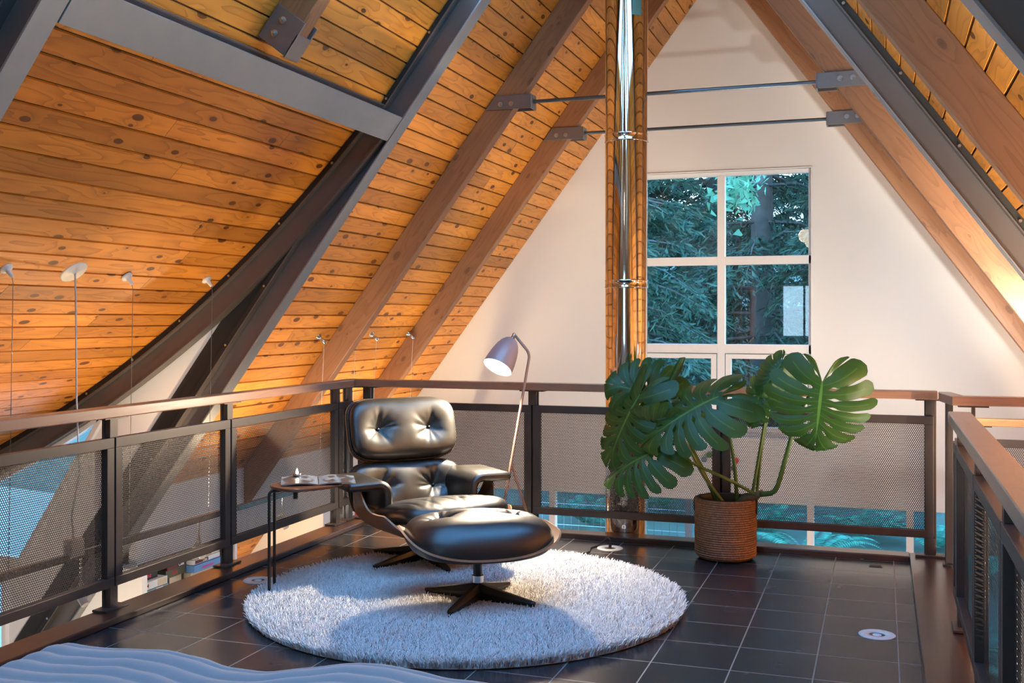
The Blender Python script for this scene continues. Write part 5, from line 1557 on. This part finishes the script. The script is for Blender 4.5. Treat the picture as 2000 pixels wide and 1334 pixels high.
# coloured round knobs low on the gable wall
for x, z, c, lab in ((-1.165, 0.094, 'red', 'red round wall knob under the tall window'), (-1.182, 0.030, 'olive', 'olive round wall knob under the red one'), (-1.434, 0.092, 'teal', 'grey blue round wall knob under the tall window'), (-1.386, 0.135, 'green', 'green round wall knob under the tall window')):
    m = MB(); m.cyl((0, 0.0, 0), (0, -0.022, 0), 0.010, n=14); m.cyl((0, -0.022, 0), (0, -0.036, 0), 0.026, 0.024, 24)
    o = m.build('wall_hook', CM[c]); o.location = (x, YW, z); tag(o, lab.replace('knob', 'hook'), 'hook', 'coloured wall hooks')

# two unseen globe lights added behind the camera to fill the room
for i, (x, y) in enumerate(((-1.26, -0.9), (-1.26, -2.6))):
    g_ = thing('fill_globe', ('added white globe fill light over the bed, out of view', 'added white globe fill light by the rear window, out of view')[i], 'lamp', (x, y, 2.75))
    m = MB(); m.lathe([(0.0001, -0.12)] + [(0.12 * math.sin(a), -0.12 * math.cos(a)) for a in np.linspace(0.1, 3.0, 20)] + [(0.0001, 0.12)], n=36); m.build('globe', emit('fill_globe_glow', (1.0, 0.80, 0.58), GLOBE), g_, smooth=True)
    m = MB(); m.cyl((0, 0, 0.118), (0, 0, 1.15), 0.004, n=8); m.cyl((0, 0, 0.11), (0, 0, 0.15), 0.03, n=20); m.build('cord', M['black_plastic'], g_)
# ------------------------------------------------------------------ outside: slope, conifers, ferns, fence
def mat_fol(name, c0, c1, tr=0.25):
    m, nt, b, out = newmat(name); g = N(nt)
    geo = g.new('ShaderNodeNewGeometry')
    c = g.ramp(geo.outputs['Random Per Island'], [(0, c0), (1, c1)])
    g.lk(c, b.inputs['Base Color']); b.inputs['Roughness'].default_value = 0.6; b.inputs['Specular IOR Level'].default_value = 0.3
    t = g.new('ShaderNodeBsdfTranslucent'); g.lk(c, t.inputs[0]); mx = g.new('ShaderNodeMixShader'); mx.inputs[0].default_value = tr
    g.lk(b.outputs[0], mx.inputs[1]); g.lk(t.outputs[0], mx.inputs[2]); g.lk(mx.outputs[0], out.inputs[0]); return m
M['needles'] = mat_fol('conifer_needles', (0.010, 0.045, 0.030), (0.06, 0.128, 0.082))
M['fern'] = mat_fol('fern_green', (0.03, 0.14, 0.088), (0.10, 0.32, 0.20))
M['maple'] = mat_fol('maple_green', (0.07, 0.24, 0.14), (0.14, 0.34, 0.20), 0.4)
M['bark'] = simple('conifer_bark', (0.085, 0.085, 0.08), 0.9, noise=0.5, nscale=9, bump=0.6)
M['ground'] = simple('forest_floor', (0.06, 0.085, 0.06), 0.95, noise=0.6, nscale=3, bump=0.5)
def gz(x, y): return -2.45 + 0.18 * max(0, y - 10.5) + 0.9 / (1 + math.exp(-(y - 11.3) / 0.5)) + 0.25 * math.sin(x * 0.6 + y * 0.35) + 0.10 * max(0, -x - 6)
m = MB()
m.grid(lambda u, v: V(-34 + 60 * u, 9.55 + 40 * v ** 1.5, gz(-34 + 60 * u, 9.55 + 40 * v ** 1.5)), 60, 50, flip=False)
struct(m.build('ground_slope', M['ground'], smooth=True))
m = MB(); m.grid(lambda u, v: V(-34 + 27.4 * u, -6 + 15.55 * v, -2.5 + 0.05 * max(0, -(-34 + 27.4 * u) - 10)), 20, 12)
struct(m.build('ground_side', M['ground'], smooth=True))
m = MB(); m.grid(lambda u, v: V(-26 + 19.2 * u, 5.6 + 24 * v, -1.7 + 2.6 * (1 - u) ** 1.2 + 0.6 * v), 24, 24)
struct(m.build('ground_terrace', simple('pale_gravel', (0.24, 0.26, 0.27), 0.9, noise=0.2, nscale=2), smooth=True))
def quadmesh(name, C_, A, B):
    """quads: centres, half axis vectors A and B"""
    v = np.stack([C_ - A - B, C_ + A - B * 0.6, C_ + A * 1.25, C_ + A * 0.2 + B], 1).reshape(-1, 3)
    q = np.arange(len(v)).reshape(-1, 4); return mesh_np(name, v, q)
def conifer_meshes(seed, Ht, z_lo, spread, nlev, tone):
    rs = np.random.RandomState(seed); Cc, Aa, Bb = [], [], []
    br = MB()
    for i in range(nlev):
        z = z_lo + (Ht - z_lo) * (i + rs.rand()) / nlev
        nb = 6
        for k in range(nb):
            az = rs.rand() * 2 * np.pi; L = spread * (1 - 0.75 * (z - z_lo) / (Ht - z_lo)) * rs.uniform(0.6, 1.15)
            d = np.array([np.cos(az), np.sin(az), 0]); up0 = rs.uniform(-0.05, 0.25); sag = rs.uniform(0.25, 0.5)
            ts = np.linspace(0.12, 1, 16)
            P = d[None] * (L * ts)[:, None]; P[:, 2] = z + L * (up0 * ts - sag * ts ** 2)
            if L > 0.5: br.tube([V(0, 0, z)] + [V(*P[j]) for j in (4, 9, 15)], [0.028, 0.02, 0.012, 0.004], 4, cap=False)
            for j, t in enumerate(ts):
                for sd in (-1, 1):
                    tl = L * 0.34 * (1.1 - t * 0.75) * rs.uniform(0.6, 1.2)
                    td = d * 0.75 + sd * np.array([-d[1], d[0], 0]) * rs.uniform(0.5, 1.0) + np.array([0, 0, -rs.uniform(0.2, 0.8)]); td /= np.linalg.norm(td)
                    n = 7; u = (np.arange(n) + rs.rand(n)) / n
                    pp = P[j][None] + td[None] * (tl * u)[:, None] + rs.normal(0, 0.025, (n, 3)); pp[:, 2] -= 0.25 * tl * u ** 2
                    a = td[None] * rs.uniform(0.045, 0.085, (n, 1)) + rs.normal(0, 0.02, (n, 3))
                    b = np.cross(td[None], rs.normal(0, 1, (n, 3))); b /= np.linalg.norm(b, axis=1)[:, None] + 1e-9; b *= rs.uniform(0.010, 0.024, (n, 1))
                    Cc.append(pp); Aa.append(a); Bb.append(b)
    me = quadmesh('foliage', np.concatenate(Cc), np.concatenate(Aa), np.concatenate(Bb)); me.materials.append(M['needles'])
    return me, br
protos = []
for sd, Ht, zl, sp, nl in ((1, 10.5, 0.6, 2.3, 30), (2, 12.0, 1.0, 2.7, 32), (3, 9.0, 0.2, 2.0, 28)):
    me, br = conifer_meshes(sd, Ht, zl, sp, nl, 0)
    br.tube([V(0, 0, -0.6), V(0.02, 0, 0.5), V(0, 0.02, Ht * 0.5), V(0, 0, Ht)], [0.24, 0.19, 0.12, 0.02], 14, cap=False)
    root = thing('conifer', '', 'tree', (0, 0, 0), group='conifers outside the windows')
    t = br.build('trunk', M['bark'], root, smooth=True); f = bpy.data.objects.new('foliage', me); link(f, root)
    protos.append(root)
spots = [(-3.5, 14.2, 0, 'dark conifer filling the left panes of the tall window'), (-1.79, 17.5, 1, 'conifer with a straight grey trunk in the right panes of the tall window'), (-3.0, 20.5, 1, 'conifer standing between two nearer ones beyond the tall window'),
 (-0.25, 15.8, 2, 'conifer behind the right edge of the tall window'), (0.5, 21.5, 0, 'distant conifer beyond the right part of the lower windows'), (-4.7, 18.5, 2, 'conifer beyond the left part of the lower windows'), (-5.6, 23.0, 1, 'distant conifer far left of the tall window'),
 (-1.5, 24.5, 0, 'distant conifer high on the slope behind the tall window'), (-3.7, 25.0, 1, 'distant conifer high on the slope, seen through the left panes'), (2.4, 17.0, 1, 'conifer beyond the right end of the lower windows'),
 (-12.5, 17.5, 1, 'conifer outside the slanted left window'), (-16.5, 18.5, 0, 'conifer farther off outside the slanted left window')]
for i, (x, y, p, lab) in enumerate(spots):
    o = protos[p] if not protos[p].get('label') else copy_tree(protos[p])
    o.location = (x, y, gz(x, y) if x > -8 else -0.3); o.rotation_euler = (0, 0, i * 1.7); sc = (0.95, 1.1, 1.02, 0.9)[i % 4]; o.scale = (sc, sc, sc)
    o['label'] = lab
# ferns and leafy shoots close to the glass
def fern_mesh(seed):
    rs = np.random.RandomState(seed); Cc, Aa, Bb = [], [], []
    for k in range(16):
        az = rs.rand() * 2 * np.pi; L = rs.uniform(0.55, 0.95); d = np.array([np.cos(az), np.sin(az), 0]); s = np.array([-d[1], d[0], 0])
        for t in np.linspace(0.12, 1, 30):
            p = d * L * t * 0.75; p = p + np.array([0, 0, L * (1.0 * t - 0.75 * t * t)])
            for sg in (-1, 1):
                l = 0.11 * np.sin(np.pi * min(1, t * 0.9 + 0.12)) + 0.012
                dv = s * sg * 0.9 + d * 0.35 + np.array([0, 0, -0.2]); dv /= np.linalg.norm(dv)
                Cc.append(p + dv * l * 0.55); Aa.append(dv * l * 0.5); Bb.append(d * 0.010 + np.array([0, 0, 0.004]))
    me = quadmesh('fern_clump', np.array(Cc), np.array(Aa), np.array(Bb)); me.materials.append(M['fern']); return me
fm = [fern_mesh(5), fern_mesh(6), fern_mesh(9)]
fsp = [(-0.95, 10.9), (-0.35, 11.2), (0.25, 10.85), (0.75, 11.3), (1.3, 11.0), (-0.05, 12.0), (0.95, 12.4), (-0.75, 12.3), (1.9, 11.8), (-0.15, 13.2), (0.55, 13.0), (-1.3, 12.9), (1.5, 13.2), (-2.6, 13.0), (-3.2, 12.2)]
labs = ['fern just outside the lower window at the basket', 'fern outside the lower window right of the basket', 'fern outside the lower window below the big monstera leaf', 'fern outside the lower window near the right end of the back railing', 'fern outside the lower window beside the corner post']
for i, (x, y) in enumerate(fsp):
    o = bpy.data.objects.new('fern', fm[i % 3]); link(o); o.location = (x, y, gz(x, y) + 0.05); o.rotation_euler = (0, 0, i * 2.1); s = 0.8 + 0.35 * ((i * 7) % 5) / 5; o.scale = (s, s, s)
    tag(o, labs[i] if i < 5 else 'bright green fern farther up the slope beyond the lower windows', 'fern', 'ferns on the slope outside')
# maple spray high in the window
rs = np.random.RandomState(8); n = 260
Cc = np.stack([rs.normal(-1.50, 0.12, n), rs.normal(12.0, 0.2, n), rs.normal(2.70, 0.13, n)], 1); A_ = rs.normal(0, 0.026, (n, 3)); B_ = rs.normal(0, 0.022, (n, 3))
me = quadmesh('foliage', Cc, A_, B_); me.materials.append(M['maple'])
root = thing('maple_branch', 'light green leafy branch at the top of the right window panes', 'branch', (0, 0, 0))
m = MB(); m.tube([V(-2.2, 13.4, 4.6), V(-1.8, 12.6, 3.5), V(-1.55, 12.1, 2.9), V(-1.48, 11.95, 2.6)], [0.04, 0.028, 0.018, 0.006], 8); m.build('branch', M['bark'], root, smooth=True)
f = bpy.data.objects.new('foliage', me); link(f, root); f['kind'] = 'stuff'
# wire fence and timber steps seen low on the left
root = thing('wire_fence', 'wire mesh fence low outside, left of the flue', 'fence', (-2.75, 10.9, -1.7))
m = MB()
for k in range(23): m.cyl((-0.9 + k * 0.08, 0, 0), (-0.9 + k * 0.08, 0, 1.1), 0.0028, n=5, cap=False)
for k in range(10): m.cyl((-0.9, 0, 0.05 + k * 0.11), (0.9, 0, 0.05 + k * 0.11), 0.0028, n=5, cap=False)
m.build('mesh', M['nickel'], root)
for x in (-0.9, 0.9):
    m = MB(); m.box(x - 0.03, x + 0.03, -0.03, 0.03, -0.6, 1.2); m.build('post', M['bracket'], root)
root = thing('timber_steps', 'pale timber stringer and post of outdoor steps, low right of the flue', 'steps', (-1.45, 10.6, -1.9))
m = MB(); m.beam((-0.12, 0, 0.2), (0.22, 0, 1.15), 0.05, 0.16, up=(0, 0, 1)); m.build('stringer', M['pine'], root)
m = MB(); m.box(-0.28, -0.14, -0.05, 0.05, -0.6, 1.4); m.build('post', M['pine'], root)
# ------------------------------------------------------------------ camera, light, world
cam = bpy.data.cameras.new('camera'); co = bpy.data.objects.new('camera', cam); C.objects.link(co)
co.location = (0, 0, 1.3); co.rotation_euler = (PI / 2, 0, 0.3315)
cam.sensor_width = 36; cam.lens = 36 * 2096 / 2000.0
cam.shift_y = -(667 - 621.7) / 2000.0
cam.clip_start = 0.05; cam.clip_end = 200
S.camera = co

w = bpy.data.worlds.new('dusk_sky'); S.world = w; w.use_nodes = True
nt = w.node_tree; nt.nodes.clear(); g = N(nt)
out = g.new('ShaderNodeOutputWorld'); bg = g.new('ShaderNodeBackground')
tcw = g.new('ShaderNodeTexCoord'); sw = g.new('ShaderNodeSeparateXYZ'); g.lk(tcw.outputs['Generated'], sw.inputs[0])
nw = g.noise(tcw.outputs['Generated'], 2.5, 4)
colw = g.ramp(g.math('ADD', sw.outputs[2], g.math('MULTIPLY', g.math('SUBTRACT', nw.outputs[0], 0.5), 0.3)), [(0.0, (0.50, 0.76, 1.0)), (0.25, (0.30, 0.62, 1.0)), (0.9, (0.13, 0.44, 1.0))])
g.lk(colw, bg.inputs[0]); bg.inputs[1].default_value = SKY
g.lk(bg.outputs[0], out.inputs[0])

def light(name, kind, loc, energy, col, size=0.05, rot=None, spot=None, blend=0.5, parent=None, target=None):
    l = bpy.data.lights.new(name, kind); l.energy = energy; l.color = col
    if kind == 'AREA': l.size = size
    else: l.shadow_soft_size = size
    if kind == 'SPOT': l.spot_size = math.radians(spot); l.spot_blend = blend
    o = bpy.data.objects.new(name, l); C.objects.link(o); o.location = loc
    if target is not None:
        d = Vector(target) - Vector(loc); o.rotation_euler = d.to_track_quat('-Z', 'Y').to_euler()
    if parent is not None: o.parent = parent
    return o
WARM = (1.0, 0.72, 0.42); WARM2 = (1.0, 0.80, 0.56); WASH = (1.0, 0.99, 0.93)
for (y, dz), e in zip(SPOTS, (40, 46, 58, 54, 46)):
    light('spot_light', 'SPOT', (TX - 0.058, y + 0.012, TZ - 0.012 - dz), e * 0.8, WARM, 0.012, spot=130, blend=1.0, target=(TX - 0.15, y + 0.2, TZ + 1.4))
light('floor_lamp_light', 'SPOT', LAMP_P, 170, (1.0, 0.82, 0.6), 0.03, spot=140, blend=0.5, target=LAMP_P + LAMP_D)
GLC = (1.0, 0.95, 0.88)
for y, e in zip(SPOTR, (520, 460, 260, 80, 40)): light('spot_light', 'SPOT', (RXT + 0.045, y + 0.004, TZ - 0.055), e, WARM2, 0.012, spot=150, blend=0.9, target=(RXT - 0.25, y, TZ + 1.4))
# added fill spots aimed at the gable wall; the left ones have no heads
for x, y, e in ((TX + 0.02, 7.0, 16), (TX + 0.02, 5.7, 36)):
    light('wall_fill', 'SPOT', (x, y, TZ - 0.06), e, WASH, 0.03, spot=95, blend=0.9, target=(-1.5, YW, 2.4))
for x, y in WSH:
    light('wall_fill', 'SPOT', (x - 0.045, y + 0.08, 1.055), 82, WASH, 0.03, spot=110, blend=0.9, target=(-0.75, YW, 2.3))
light('fill_globe_a', 'POINT', (-1.26, -0.9, 2.75), GL_W, GLC, 0.12)  # fill lights inside the added globes
light('fill_globe_b', 'POINT', (-1.26, -2.6, 2.75), GL_W, GLC, 0.12)
light('lower_a', 'POINT', (-1.2, 7.4, -2.0), 60, WASH, 0.12)
light('lower_b', 'POINT', (1.2, 5.0, -0.6), 45, WASH, 0.12)
light('niche', 'POINT', (KX - 0.25, 7.3, -0.42), 8, WARM, 0.04)
light('lower_c', 'POINT', (-4.1, 4.6, -0.9), 30, WARM2, 0.12)
S.view_settings.view_transform = 'Standard'; S.view_settings.look = 'None'
S.view_settings.gamma = 1.0; S.view_settings.use_curve_mapping = False
S.view_settings.exposure = EXPO
S.cycles.max_bounces = 7; S.cycles.diffuse_bounces = 3; S.cycles.glossy_bounces = 4; S.cycles.use_adaptive_sampling = True; S.cycles.adaptive_threshold = 0.02; S.cycles.transparent_max_bounces = 16
S.cycles.sample_clamp_indirect = 6.0; S.cycles.use_denoising = True; S.cycles.caustics_reflective = False; S.cycles.caustics_refractive = False
